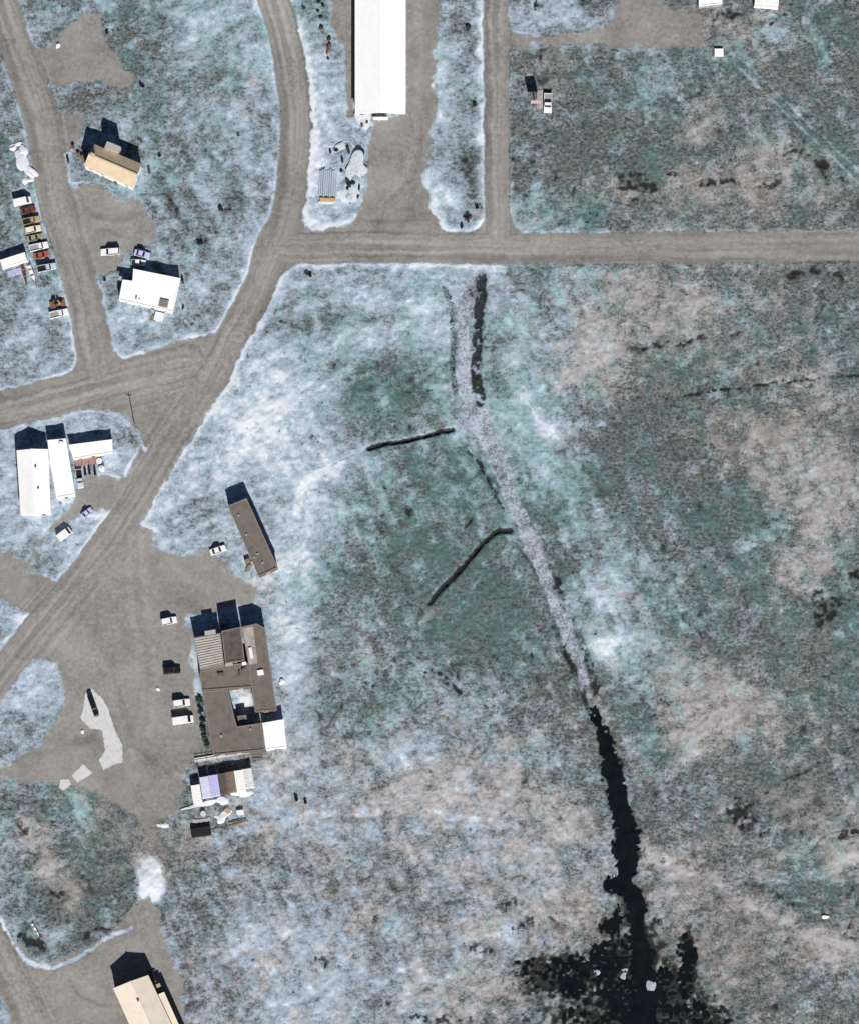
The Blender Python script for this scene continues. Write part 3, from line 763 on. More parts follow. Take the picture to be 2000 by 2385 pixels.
class Building:
    def __init__(self, name, label, cat, cx, cy, group=None):
        o = P(cx, cy)
        self.o = Vector((o.x, o.y, 0))
        self.root = empty(name, self.o)
        tag(self.root, label, cat, group)
    def L(self, px, py, z):
        return P(px, py, z) - self.o
    def openings(self, ring, h, door=None, z0=0.0):
        n = len(ring)
        cx = sum(p[0] for p in ring) / n; cy = sum(p[1] for p in ring) / n
        for i in range(n):
            a, b = Vector(ring[i][:2]), Vector(ring[(i + 1) % n][:2])
            e = b - a
            if e.length < 3.2: continue
            k = max(1, int(e.length / 3.6))
            t = e.normalized()
            nrm = Vector((t.y, -t.x))
            mid = (a + b) / 2
            if nrm.dot(mid - Vector((cx, cy))) < 0: nrm = -nrm
            rz = math.atan2(t.y, t.x)
            for j in range(k):
                p = a + e * ((j + .5) / k)
                if door is not None and i == door[0] and j == door[1]:
                    d = link('door', DOOR_ME, self.root, (p.x, p.y, z0 + .05), rz)
                    link('handle', KNOB_ME, d)
                    continue
                for zz in ((1.7,) if h < 4.6 else (1.5, 4.0)):
                    if zz + .7 > h: continue
                    w = link('window', WIN_FRAME, self.root, (p.x, p.y, z0 + zz), rz)
                    link('pane', WIN_PANE, w)
    def flat(self, px, h, wall, roof, coping=M_COPING, par=.22, cw=.28, door=None, wins=True, inset=.12, rname='roof'):
        ring = [self.L(x, y, h) for x, y in px]
        c = Vector((sum(p.x for p in ring) / len(ring), sum(p.y for p in ring) / len(ring), 0))
        inner = []
        n = len(ring)
        area = sum(ring[i].x * ring[(i + 1) % n].y - ring[(i + 1) % n].x * ring[i].y for i in range(n))
        sgn = 1 if area > 0 else -1
        def offset(dist):
            out = []
            for i in range(n):
                p0, p1, p2 = ring[i - 1], ring[i], ring[(i + 1) % n]
                t1 = Vector((p1.x - p0.x, p1.y - p0.y)).normalized(); t2 = Vector((p2.x - p1.x, p2.y - p1.y)).normalized()
                n1 = Vector((-t1.y, t1.x)) * sgn; n2 = Vector((-t2.y, t2.x)) * sgn
                bis = n1 + n2
                k = dist / max(.35, (1 + n1.dot(n2)) / 2) / 2
                out.append((p1.x + bis.x * k, p1.y + bis.y * k))
            return out
        wall_ring = offset(inset)
        MB().prism(wall_ring, -.35, h - .15).build('wall', wall, self.root)
        rf = MB().prism([(p.x, p.y) for p in ring], h - .148, h).build(rname, roof, self.root)
        if par:
            o1, i1 = offset(.02), offset(.02 + cw)
            m = MB()
            for i in range(n):
                j = (i + 1) % n
                vs = [(*o1[i], h + .002), (*o1[j], h + .002), (*i1[j], h + .002), (*i1[i], h + .002)]
                vs += [(x, y, h + par) for x, y, _ in vs]
                fs = [(4, 5, 6, 7), (0, 1, 5, 4), (2, 3, 7, 6)]
                m.add(vs, fs)
            m.build('coping', coping, rf)
        if wins: self.openings(wall_ring, h, door)
        return rf, ring
    def gable(self, px, he, hr, wall, roof, over=.25, door=None, ridge_mat=None, thick=.14):
        """px: four eave corners, first edge a-b runs along the ridge"""
        a, b, c, d = [self.L(x, y, he) for x, y in px]
        r1, r2 = (a + d) / 2, (b + c) / 2
        r1.z = r2.z = hr
        def ins(p, q):
            return p + (q - p).normalized() * over
        cen = (a + b + c + d) / 4
        wa, wb, wc, wd = [Vector((p.x + (cen.x - p.x) * .035, p.y + (cen.y - p.y) * .035, 0)) for p in (a, b, c, d)]
        zt = he - thick - .01
        w1, w2 = (wa + wd) / 2, (wb + wc) / 2
        vs = [(p.x, p.y, -.35) for p in (wa, wb, wc, wd)] + [(p.x, p.y, zt) for p in (wa, wb, wc, wd)]
        vs += [(w1.x, w1.y, hr - thick - .05), (w2.x, w2.y, hr - thick - .05)]
        fs = [(0, 1, 5, 4), (1, 2, 6, 9, 5), (2, 3, 7, 6), (3, 0, 4, 8, 7)]
        MB().add(vs, fs).build('wall', wall, self.root)
        for (p, q, s1, s2) in ((a, b, r1, r2), (c, d, r2, r1)):
            t = [p, q, s2, s1]
            vs = [tuple(v) for v in t] + [(v.x, v.y, v.z - thick) for v in t]
            MB().add(vs, [(0, 1, 2, 3), (7, 6, 5, 4), (0, 4, 5, 1), (1, 5, 6, 2), (3, 7, 4, 0), (2, 6, 7, 3)]).build('roof_slope', roof, self.root)
        u = (r2 - r1).normalized()
        m = MB()
        ang = math.atan2(u.y, u.x)
        mid = (r1 + r2) / 2
        m.box((mid.x, mid.y, hr + .03), ((r2 - r1).length + .04, .42, .10), ang)
        m.build('ridge_cap', ridge_mat or roof, self.root)
        self.openings([(p.x, p.y) for p in (wa, wb, wc, wd)], he, door)
        return a, b, c, d, r1, r2
    def box(self, name, px, py, size, z0, material, deg=0, parent=None, bevel=.03, taper=1.0):
        p = self.L(px, py, z0 + size[2])
        MBo = MB().box((p.x, p.y, z0 + size[2] / 2), size, R(deg), taper)
        return MBo.build(name, material, parent or self.root, bevel)

# --- tan-roofed two-storey house
b = Building('tan_house', 'two-storey white house with tan sheet-metal roof and grey stair tower', 'house', 258, 392)
b.gable([(221, 336), (331, 382), (311, 437), (196, 386)], 4.8, 6.6, M_WHITE_WALL, M_TAN_ROOF, door=(2, 1))
b.box('stair_tower', 263, 342, (4.2, 1.9, 6.8), -.3, M_PALE_ROOF, -22)
b.box('chimney', 216, 360, (1.3, 1.0, 1.3), 6.2, M_TAN_ROOF, -22)  # made-up block, added so the ridge end casts a longer shadow

# --- white-roofed bungalow
b = Building('white_bungalow', 'flat white-roofed bungalow with dark roof hatch near the junction', 'house', 350, 680)
rf, ring = b.flat([(311, 626), (421, 648), (403, 727), (277, 698), (286, 651), (309, 654)], 3.4, M_WHITE_WALL, M_WHITE_ROOF, coping=M_WHITE_ROOF, par=.12, door=(2, 1))
h = b.box('roof_hatch', 382, 706, (2.5, 2.3, .35), 3.4, mat('hatch_felt', (.24, .225, .20), var=.25, scale=2), -13)
for i in (-1, 1):
    for j in (-1, 1):
        p = b.L(382, 706, 3.75)
        MB().box((p.x + i * .55, p.y + j * .5, 3.77), (.85, .8, .06), R(-13)).build('hatch_panel', M_COPING, h)
b.box('vent_pipe', 318, 694, (.35, .9, .5), 3.4, M_METAL, -13)
b.box('vent_cap', 325, 697, (.3, .3, .4), 3.4, M_METAL, -13)
b.box('porch', 371, 737, (2.6, 2.4, .9), -.1, M_SNOW, -13)
for k in range(3):
    p = b.L(361 - 5 * k, 741, .6 - .2 * k)
    MB().box((p.x, p.y, .35 - .1 * k), (.45, 1.6, .6 - .2 * k), R(-13)).build('step', M_WOOD, b.root)
b.box('entry_roof', 281, 648, (1.2, 1.2, .2), 2.5, M_PALE_ROOF, -13)

# --- long white shed at the top
b = Building('long_white_shed', 'long white gable-roofed shed beside the snow heaps', 'shed', 886, 120)
a_ = b.gable([(945, -330), (945, 266), (827, 266), (827, -330)], 4.6, 6.4, mat('pale_tan_cladding', (.62, .55, .45), rough=.8, var=.1), M_WHITE_ROOF)
b.box('roller_door', 886, 272.5, (4.2, .12, 3.6), 0, M_WHITE_WALL, 0)

# --- white plant on the left: gabled hall, link block and east wing
b = Building('gabled_white_hall', 'gabled white-roofed hall, westernmost of the joined plant buildings', 'hall', 79, 1120)
b.gable([(113, 1046), (119, 1196), (49, 1199), (39, 1049)], 4.3, 5.9, M_WHITE_WALL, M_WHITE_ROOF, door=(1, 0))
b.box('roof_vent', 84, 1092, (.5, .5, .5), 6.3, M_WHITE_WALL)
b.box('roof_vent', 90, 1140, (.5, .5, .5), 5.8, M_WHITE_WALL)
b = Building('white_link_block', 'narrow flat white-roofed block between the hall and wing', 'hall', 143, 1090)
b.flat([(111, 1025), (154, 1021), (176, 1152), (132, 1160), (117, 1075)], 3.8, M_WHITE_WALL, M_WHITE_ROOF, coping=M_WHITE_ROOF, par=.12, door=(2, 0))
b.box('vent_box', 143, 1032, (1.2, 1.0, .6), 3.8, M_WHITE_WALL, -8)
b = Building('white_east_wing', 'low white-roofed wing with a reddish deck in front', 'hall', 212, 1048)
b.flat([(160, 1036), (262, 1023), (263, 1054), (172, 1070)], 2.7, M_WHITE_WALL, M_WHITE_ROOF, coping=M_WHITE_ROOF, par=.1, door=(2, 1))
M_RED = mat('red_stained_deck', (.34, .20, .18), rough=.9, var=.2, scale=2)
for k in range(14):
    p = b.L(178 + k * 3.6, 1078 - k * .55, .55)
    MB().box((p.x, p.y, .5), (.38, 2.0, .08), R(8)).build('deck_board', M_RED, b.root)
for k in range(4):
    p = b.L(177 + k * 15.5, 1088 - k * 2.6, 0)
    MB().box((p.x, p.y, .7), (.14, .14, 1.5)).build('deck_post', M_BROWN_WALL, b.root)
b.box('wood_hatch', 228, 1063, (1.6, .5, .5), .3, M_TAN_WALL, 8)

# --- long brown flat block
b = Building('long_brown_block', 'long narrow flat brown-roofed building standing at an angle on frost', 'building', 590, 1250)
b.flat([(531, 1178), (575, 1160), (648, 1322), (603, 1343)], 4.2, M_BROWN_WALL, M_BROWN_ROOF, door=(3, 4))
for x, y in ((556, 1200), (574, 1245), (600, 1290), (592, 1298), (612, 1310)):
    b.box('roof_vent', x, y, (.45, .45, .4), 4.2, M_METAL, 24)
for k in range(4):
    p = b.L(583 - k * 2, 1318 + k * 4, 0)
    MB().box((p.x, p.y, 1.0 - .25 * k), (1.5, .5, .14), R(24)).build('stair_tread', M_WOOD, b.root)
b.box('landing', 577, 1307, (1.5, 1.4, 1.2), -.1, M_WOOD, 24)

# --- the big brown complex round a courtyard
b = Building('brown_courtyard_complex', 'large flat-roofed brown complex built round a small courtyard', 'building', 550, 1620)
rf, ring = b.flat([(451, 1485), (514, 1474), (523, 1549), (467, 1562)], 5.2, M_BROWN_WALL, M_PALE_ROOF, rname='ribbed_roof', par=.1, cw=.2)
na, nb_, nc, nd = ring
for k in range(13):
    t = (k + .6) / 13.2
    p = na + (nd - na) * t; q = nb_ + (nc - nb_) * t
    mid = (p + q) / 2
    MB().box((mid.x, mid.y, 5.27), ((q - p).length - .6, .22, .14), math.atan2(q.y - p.y, q.x - p.x)).build('rib', M_PALE_ROOF, rf)
b.flat([(477, 1470), (502, 1466), (503, 1476), (478, 1480.5)], 5.3, M_BROWN_WALL, M_PALE_ROOF, wins=False, par=0, rname='stair_roof')
b.flat([(516, 1470), (561, 1460), (571, 1538), (525, 1545)], 6.8, M_BROWN_WALL, M_DARK_ROOF, rname='upper_roof')
rf, ring = b.flat([(563, 1460), (598, 1452), (618, 1463), (645, 1654), (594, 1658), (578, 1541)], 5.0, M_BROWN_WALL, M_BROWN_ROOF, rname='east_roof', par=.15)
M_SHEEN = mat('painted_sheen_felt', (.36, .33, .31), rough=.9, var=.35, scale=.5, col2=(.16, .14, .125))  # shine on the east roof, painted as a paler patch
p1, p2, p3, p4 = [b.L(x, y, 5.02) for x, y in ((566, 1463), (590, 1459), (600, 1545), (581, 1548))]
MB().add([p1, p2, p3, p4] + [Vector((v.x, v.y, 5.0)) for v in (p1, p2, p3, p4)], [(3, 2, 1, 0), (0, 1, 5, 4), (1, 2, 6, 5), (2, 3, 7, 6), (3, 0, 4, 7)]).build('painted_roof_sheen', M_SHEEN, rf)
b.box('skylight', 569, 1545, (1.1, .9, .5), 5.0, M_WHITE_ROOF, 10)
b.box('skylight', 607, 1566, (1.7, 1.4, .5), 5.0, M_WHITE_ROOF, 10)
b.box('roof_unit', 585, 1520, (.9, 3.0, .4), 5.0, M_WHITE_WALL, 12)
b.flat([(466, 1564), (524, 1549), (580, 1543), (592, 1600), (532, 1604), (470, 1609)], 4.6, M_BROWN_WALL, M_BROWN_ROOF, rname='link_roof')
b.box('roof_unit', 514, 1570, (1.8, .9, .5), 4.6, M_DARK_ROOF, 5)
b.box('roof_unit', 568, 1557, (1.5, .5, .6), 4.6, M_DARK_ROOF, 40)
b.box('roof_unit', 558, 1569, (.4, 1.6, .6), 4.6, M_BROWN_WALL, 0)
b.box('stair_box', 534, 1546, (2.0, 1.0, .6), 4.6, M_PALE_ROOF, 12)
b.flat([(472, 1610), (532, 1605), (546, 1668), (553, 1692), (609, 1684), (618, 1747), (497, 1759)], 4.2, M_BROWN_WALL, M_BROWN_ROOF, rname='west_roof', door=(6, 2))
b.box('vent_pipe', 516, 1714, (.5, .5, .5), 4.2, M_METAL)
b.box('vent_pipe', 584, 1698, (.4, .4, .4), 4.2, M_METAL)
b.flat([(553, 1668), (574, 1665), (577, 1687), (557, 1690)], 2.9, M_BROWN_WALL, M_BROWN_ROOF, wins=False, rname='low_roof')
b.flat([(582, 1751), (613, 1749), (614, 1767), (586, 1769)], 3.3, M_BROWN_WALL, M_BROWN_ROOF, wins=False, rname='porch_roof')
b.flat([(611, 1684), (661, 1675), (668, 1740), (620, 1747)], 3.6, M_WHITE_WALL, M_WHITE_ROOF, coping=M_WHITE_ROOF, par=.1, rname='white_roof')
b.box('plinth', 617, 1651, (2.2, .8, .5), .2, M_TAN_WALL, 8)

# --- cream-roofed house at the lower edge
b = Building('cream_house', 'tall cream-roofed gabled house cut by the lower picture edge', 'house', 330, 2370)
b.gable([(346, 2271), (424, 2436), (338, 2466), (264, 2302)], 5.2, 6.9, M_TAN_WALL, M_CREAM_ROOF)
b.flat([(364, 2318), (383, 2310), (446, 2450), (428, 2458)], 4.6, M_TAN_WALL, M_CREAM_ROOF, coping=M_CREAM_ROOF, par=.08, rname='side_roof')
b.box('landing', 368, 2297, (1.7, 1.3, .2), 3.0, M_TAN_WALL, 25)
for sx, sy in ((-6, -5), (6, -6), (-5, 6), (6, 4)):
    b.box('landing_post', 368 + sx, 2297 + sy, (.14, .14, 3.0), 0, M_BROWN_WALL)
for k in range(7):
    p = b.L(360 - k * 1.5, 2287 - k * 4.2, 2.8 - k * .4)
    MB().box((p.x, p.y, 2.8 - k * .4), (1.5, .4, .1), R(25)).build('stair_tread', M_BROWN_WALL, b.root)
b.box('chimney', 322, 2330, (.6, .6, 1.0), 6.4, M_COPING, 25)

# --- buildings cut by the upper edge
b = Building('white_roofed_hut', 'white-roofed building cut by the upper right picture edge', 'building', 1654, -30)
b.flat([(1626, -90), (1684, -96), (1681, 9), (1626, 15)], 2.8, M_GREY_WALL, M_WHITE_ROOF, coping=M_WHITE_ROOF, par=.1)
# ================================================================== vehicles
M_TYRE = mat('tyre_rubber', (.018, .018, .018), rough=.9, var=.1)
M_RIM = mat('wheel_steel', (.35, .35, .36), rough=.4, var=.1, metal=.6)
M_LAMP = mat('lamp_lens', (.75, .74, .70), rough=.2, var=.05)
M_TAIL = mat('tail_lens', (.30, .02, .02), rough=.3, var=.1)
M_BLACK = mat('black_trim', (.015, .015, .016), rough=.6, var=.1)
M_CARGLASS = glass('car_glass', (.012, .015, .02))
_w = MB(); _w.cyl((0, -.11, 0), (0, .11, 0), .35, 14); WHEEL_ME = _w.mesh('wheel', M_TYRE)
_w = MB(); _w.cyl((0, -.118, 0), (0, .118, 0), .2, 10); RIM_ME = _w.mesh('rim', M_RIM)
_w = MB(); _w.box((0, 0, 0), (.10, .34, .16)); HEAD_ME = _w.mesh('headlight', M_LAMP, .02)
_w = MB(); _w.box((0, 0, 0), (.08, .28, .18)); TAIL_ME = _w.mesh('taillight', M_TAIL, .02)
_w = MB(); _w.box((0, 0, 0), (.12, .24, .15)); MIRROR_ME = _w.mesh('mirror', M_BLACK, .02)

def paint(name, c, var=.05, rough=.35):
    return mat('paint_' + name, c, rough=rough, var=var, scale=.8, spec=.45)
WHITE = paint('white', (.82, .82, .82)); CREAM = paint('cream', (.78, .70, .56)); TAN = paint('tan', (.42, .34, .19), .12)
BROWNRED = paint('brown_red', (.15, .055, .035), .15); OLIVE = paint('olive', (.30, .29, .20), .1); RED = paint('red', (.36, .10, .07), .1)
LILAC = paint('lilac', (.52, .52, .78)); BLACKP = paint('black', (.012, .012, .012)); SILVER = paint('silver', (.52, .58, .62)); RUST = paint('rust', (.22, .10, .05), .3, .8)

def loft(m, secs):
    """rounded rectangular sections (x, half width, z bottom, z top) along x"""
    n0 = len(m.v)
    rings = []
    for x, hw, z0, z1 in secs:
        r = min(.12, hw * .4, (z1 - z0) * .4)
        rings.append([(x, -hw, z0 + r), (x, -hw, z1 - r), (x, -hw + r, z1), (x, hw - r, z1), (x, hw, z1 - r), (x, hw, z0 + r), (x, hw - r, z0), (x, -hw + r, z0)])
    vs = [v for r in rings for v in r]
    k = 8
    fs = []
    for i in range(len(rings) - 1):
        for j in range(k):
            fs.append((i * k + j, (i + 1) * k + j, (i + 1) * k + (j + 1) % k, i * k + (j + 1) % k))
    fs.append(tuple(range(k - 1, -1, -1)))
    fs.append(tuple((len(rings) - 1) * k + j for j in range(k)))
    m.add(vs, fs)
    return m

def cabin(root, x0, x1, t0, t1, hw, top, z0, paintm, parts=True):
    """glass house with painted roof panel; x0 rear foot, x1 front foot, t0..t1 roof"""
    w2 = hw * .82
    vs = [(x0, -hw, z0), (x1, -hw, z0), (x1, hw, z0), (x0, hw, z0), (t0, -w2, top), (t1, -w2, top), (t1, w2, top), (t0, w2, top)]
    g = MB().add(vs, [(4, 5, 6, 7), (0, 1, 5, 4), (1, 2, 6, 5), (2, 3, 7, 6), (3, 0, 4, 7), (3, 2, 1, 0)]).build('windows', M_CARGLASS, root)
    MB().box(((t0 + t1) / 2, 0, top + .025), (t1 - t0 + .12, 2 * w2 + .06, .09)).build('roof', paintm, root, .03)
    m = MB()
    for sx, f, t in ((x0, x0, t0), (x1, x1, t1)):
        for s in (-1, 1):
            a = Vector((f, s * hw * .985, z0)); c = Vector((t, s * w2, top))
            m.cyl(a, c, .055, 6)
    m.build('pillars', paintm, g)
    return g

def vehicle(name, label, cat, cx, cy, deg, kind, col, L=4.7, W=1.85, H=1.6, group='parked cars and trucks', z=None):
    z = hz(cx, cy, 6) if z is None else z
    c = P(cx, cy, z + .9)
    root = empty(name, (c.x, c.y, z), R(deg))
    tag(root, label, cat, group)
    h, w = L / 2, W / 2
    zb = .95 if kind != 'sedan' else .86
    m = MB()
    if kind == 'pickup':
        loft(m, [(-h + .0, w * .94, .42, zb * .98), (-h + .1, w, .36, zb), (-h * .05, w, .36, zb)])
        loft(m, [(-h * .05 + .001, w, .36, zb + .02), (h * .42, w, .36, zb + .08), (h - .15, w * .97, .36, zb), (h, w * .82, .45, zb - .16)])
        body = m.build('body', col, root, smooth=False)
        q = MB()
        for s in (-1, 1): q.box((-h * .53, s * (w - .07), zb + .14), (h * .95, .12, .34))
        q.box((-h + .07, 0, zb + .14), (.12, W - .26, .34))
        q.build('bed_wall', col, root, .02)
        MB().box((-h * .52, 0, zb + .012), (h * .86, W - .3, .03)).build('bed_floor', M_BLACK if col is not WHITE else mat('bed_liner', (.30, .30, .31)), root)
        cabin(root, -h * .05, h * .46, h * .03, h * .28, w * .94, H, zb + .02, col)
        xs = (-h * .58, h * .62)
    elif kind == 'van':
        loft(m, [(-h, w * .94, .40, H * .96), (-h + .15, w, .34, H), (h * .45, w, .34, H), (h * .72, w * .97, .34, H * .66), (h - .12, w * .95, .34, H * .52), (h, w * .82, .42, H * .42)])
        m.build('body', col, root)
        g = MB()
        g.add([(h * .47, -w * .86, H * .975), (h * .47, w * .86, H * .975), (h * .715, w * .86, H * .68), (h * .715, -w * .86, H * .68),
               (h * .47, -w * .86, H * .90), (h * .47, w * .86, H * .90), (h * .715, w * .86, H * .60), (h * .715, -w * .86, H * .60)],
              [(0, 3, 2, 1), (4, 5, 6, 7), (0, 4, 7, 3), (1, 2, 6, 5), (3, 7, 6, 2), (0, 1, 5, 4)])
        g.build('windshield', M_CARGLASS, root).location.z = .03
        for s in (-1, 1):
            MB().box((-h * .1, s * (w + .0), H * .72), (h * 1.0, .03, H * .22)).build('side_window', M_CARGLASS, root)
        xs = (-h * .6, h * .62)
    else:
        tail = zb - .04 if kind == 'suv' else zb - .02
        loft(m, [(-h, w * .86, .45, tail - .12), (-h + .12, w * .97, .36, tail), (-h * .3, w, .34, zb), (h * .38, w, .34, zb), (h - .2, w * .95, .36, zb - .12), (h, w * .80, .45, zb - .28)])
        m.build('body', col, root)
        if kind == 'suv': cabin(root, -h * .96, h * .42, -h * .84, h * .14, w * .94, H, zb - .05, col)
        else: cabin(root, -h * .72, h * .40, -h * .40, h * .10, w * .92, H, zb - .05, col)
        xs = (-h * .60, h * .62)
    for x in xs:
        for s in (-1, 1):
            wl = link('wheel', WHEEL_ME, root, (x, s * (w - .08), .345))
            link('rim', RIM_ME, wl)
    for s in (-1, 1):
        link('headlight', HEAD_ME, root, (h - .06, s * w * .60, zb - .30))
        link('taillight', TAIL_ME, root, (-h + .01, s * w * .68, zb - .22))
        link('mirror', MIRROR_ME, root, (h * .34, s * (w + .10), zb + .12))
    return root

G1 = 'vehicles parked beside the west street'
vehicle('van', 'white van at the top of the roadside row', 'van', 53, 469, 13, 'van', WHITE, 5.1, 2.05, 2.1, G1)
vehicle('car', 'dark brown-red car directly below the white van', 'car', 66, 489, 15, 'sedan', BROWNRED, 4.3, 1.8, 1.35, G1)
vehicle('pickup', 'tan pickup with dark load between brown and cream cars', 'pickup', 73, 513, 14, 'pickup', TAN, 4.9, 1.85, 1.7, G1)
vehicle('car', 'cream car fourth from the top of the roadside row', 'car', 77, 534, 13, 'suv', CREAM, 4.6, 1.85, 1.7, G1)
vehicle('car', 'olive grey car between the cream car and white pickup', 'car', 81, 553, 12, 'sedan', OLIVE, 4.5, 1.8, 1.4, G1)
vehicle('pickup', 'white pickup parked above the faded red car', 'pickup', 91, 574, 14, 'pickup', WHITE, 5.4, 1.95, 1.8, G1)
vehicle('car', 'faded red car between two pickups in the row', 'car', 97, 593, 14, 'sedan', RED, 4.3, 1.75, 1.35, G1)
vehicle('pickup', 'pale silver pickup lowest in the tight roadside row', 'pickup', 109, 623, 12, 'pickup', SILVER, 5.5, 1.95, 1.8, G1)
vehicle('pickup', 'white pickup standing alone below the roadside row', 'pickup', 138, 730, 14, 'pickup', WHITE, 5.4, 1.95, 1.75, G1)
G2 = 'vehicles parked at the two houses'
vehicle('pickup', 'white pickup on gravel between the tan and white houses', 'pickup', 257, 586, 183, 'suv', WHITE, 5.4, 2.0, 1.75, G2)
vehicle('car', 'lilac car parked just above the white bungalow', 'car', 331, 591, -14, 'sedan', LILAC, 4.4, 1.85, 1.6, G2)
vehicle('car', 'white car squeezed against the north wall of the bungalow', 'car', 323, 611, -4, 'sedan', WHITE, 4.2, 1.8, 1.45, G2)
G3 = 'vehicles parked round the white plant'
vehicle('van', 'boxy white van on the frost island below the plant', 'van', 151, 1244, 38, 'van', WHITE, 4.4, 2.2, 1.95, G3)
vehicle('car', 'small lilac car half on gravel near the white van', 'car', 203, 1194, 40, 'sedan', LILAC, 3.6, 1.65, 1.4, G3)
vehicle('pickup', 'pale silver pickup parked against the white link block', 'pickup', 186, 1115, -82, 'pickup', SILVER, 5.4, 1.9, 1.75, G3)
G4 = 'vehicles parked in the depot yard'
vehicle('car', 'white car beside the long brown building', 'car', 508, 1281, 20, 'sedan', WHITE, 4.6, 1.85, 1.6, G4)
vehicle('car', 'white car standing apart northwest of the brown complex', 'car', 394, 1446, 12, 'suv', WHITE, 4.5, 1.95, 1.85, G4)
vehicle('car', 'black car above the two white depot cars', 'car', 401, 1561, 6, 'suv', BLACKP, 4.9, 1.95, 1.8, G4)
vehicle('car', 'upper of two white cars beside the green shrubs', 'car', 423, 1637, 8, 'suv', WHITE, 4.9, 2.0, 1.85, G4)
vehicle('van', 'long white van, lower of the pair beside the green shrubs', 'van', 427, 1677, 8, 'van', WHITE, 5.9, 2.1, 2.0, G4)
vehicle('pickup', 'small white truck alone in the northern field', 'pickup', 1275, 240, -92, 'pickup', WHITE, 5.6, 2.3, 1.9, 'vehicles parked in the fields')

# ================================================================== containers
def container(label, cx, cy, deg, col, L=6.06, group='shipping containers', z=None):
    Wd, Hh = 2.44, 2.6
    z = hz(cx, cy) if z is None else z
    c = P(cx, cy, z + Hh)
    root = empty('shipping_container', (c.x, c.y, z), R(deg))
    tag(root, label, 'container', group)
    MB().box((0, 0, Hh / 2), (L - .1, Wd - .1, Hh - .16)).build('box', col, root)
    m = MB()
    n = int(L / .55)
    for i in range(n):
        x = -L / 2 + (i + .5) * L / n
        m.box((x, 0, Hh - .055), (.28, Wd - .3, .05))
    m.build('roof_ribs', col, root)
    for s in (-1, 1):
        m = MB()
        m.box((0, s * (Wd / 2 - .045), Hh / 2), (L - .4, .02, Hh - .38))
        for i in range(n):
            x = -L / 2 + (i + .5) * L / n
            m.box((x, s * (Wd / 2 - .03), Hh / 2), (.26, .05, Hh - .4))
        m.build('side_panel', col, root)
    for sx in (-1, 1):
        for sy in (-1, 1):
            MB().box((sx * (L / 2 - .08), sy * (Wd / 2 - .08), Hh / 2), (.17, .17, Hh)).build('corner_post', col, root)
    for s in (-1, 1):
        MB().box((0, s * (Wd / 2 - .06), Hh - .06), (L - .34, .13, .125)).build('top_rail', col, root)
        d = MB().box((L / 2 - .02, s * Wd / 4, Hh / 2), (.07, Wd / 2 - .2, Hh - .3)).build('door', col, root)
        MB().cyl((L / 2 + .04, s * .3, .2), (L / 2 + .04, s * .3, Hh - .2), .03, 6).build('lock_bar', M_METAL, d)
    return root
CW = paint('container_white', (.84, .84, .82), .05, .6); CL = paint('container_lilac', (.50, .50, .78), .1, .6); CP = paint('container_pale_lilac', (.62, .63, .80), .1, .6)
CB = paint('container_brown', (.10, .075, .065), .25, .8); CT = paint('container_tan', (.20, .155, .12), .25, .8); CG = paint('container_grey', (.66, .68, .68), .15, .7)
GC = 'containers in a row south of the brown complex'
container('short white container at the west end of the row', 458, 1848, 99, CW, 4.9, GC)
container('pale lilac container second from the west in the row', 479, 1833, 99, CP, 5.9, GC)
container('deep lilac container beside the dark brown one', 500, 1829, 99, CL, 5.9, GC)
container('dark brown container in the middle of the row', 520.5, 1825, 99, CB, 5.9, GC)
container('tan-brown container left of the bright white one', 541 - 3, 1821, 99, CT, 5.8, GC)
container('bright white container second from the east end', 559, 1818, 99, CW, 5.9, GC)
container('grey-white container closing the east end of the row', 579, 1812, 99, CG, 5.4, GC)
container('white container beside the parked row, cut near the left edge', 32, 606, 18, CW, 7.3, 'single containers')
container('thin white container at the upper right picture edge', 1784, 6, -5, CW, 6.8, 'single containers')

# ================================================================== rocks, snow, shrubs
M_ROCK = mat('dark_rock', (.040, .032, .026), rough=.95, var=.4, scale=2, bump=.6)
M_BROCK = mat('brown_rock', (.115, .085, .06), rough=.95, var=.35, scale=2, bump=.6)
M_WROCK = mat('pale_rock', (.80, .79, .77), rough=.9, var=.1, scale=2, bump=.4)
_rng = random.Random(11)
def lump_mesh(name, rx, ry, rz, m, seed, sub=2, jag=.22):
    bm = bmesh.new()
    bmesh.ops.create_icosphere(bm, subdivisions=sub, radius=1)
    rg = random.Random(seed)
    offs = [(Vector((rg.gauss(0, 1), rg.gauss(0, 1), rg.gauss(0, .7))).normalized(), rg.uniform(-jag, jag) * 1.6, rg.choice((3, 6, 10))) for _ in range(22)]
    for v in bm.verts:
        d = v.co.normalized()
        k = 1 + sum(a * max(0, d.dot(o)) ** e for o, a, e in offs) + rg.uniform(-.05, .05)
        k = max(.35, min(1.5, k))
        v.co = Vector((d.x * rx * k, d.y * ry * k, max(-.35, d.z) * rz * k))
    me = bpy.data.meshes.new(name)
    bm.to_mesh(me); bm.free()
    me.materials.append(m)
    return me
def lump(name, label, cat, px, py, wx, wy, hgt, m, group=None, deg=0, sub=2, jag=.22, up=0.0):
    z = hz(px, py) + up
    p = P(px, py, z)
    o = link(name, lump_mesh(name, wx * MPP / 2, wy * MPP / 2, hgt, m, int(px * 7 + py), sub, jag), None, (p.x, p.y, z + hgt * .12), R(deg))
    return tag(o, label, cat, group)
GR = 'dark rocks among the snow heaps by the long shed'
names = ['topmost', 'second', 'third', 'fourth', 'fifth', 'sixth', 'seventh', 'eighth']
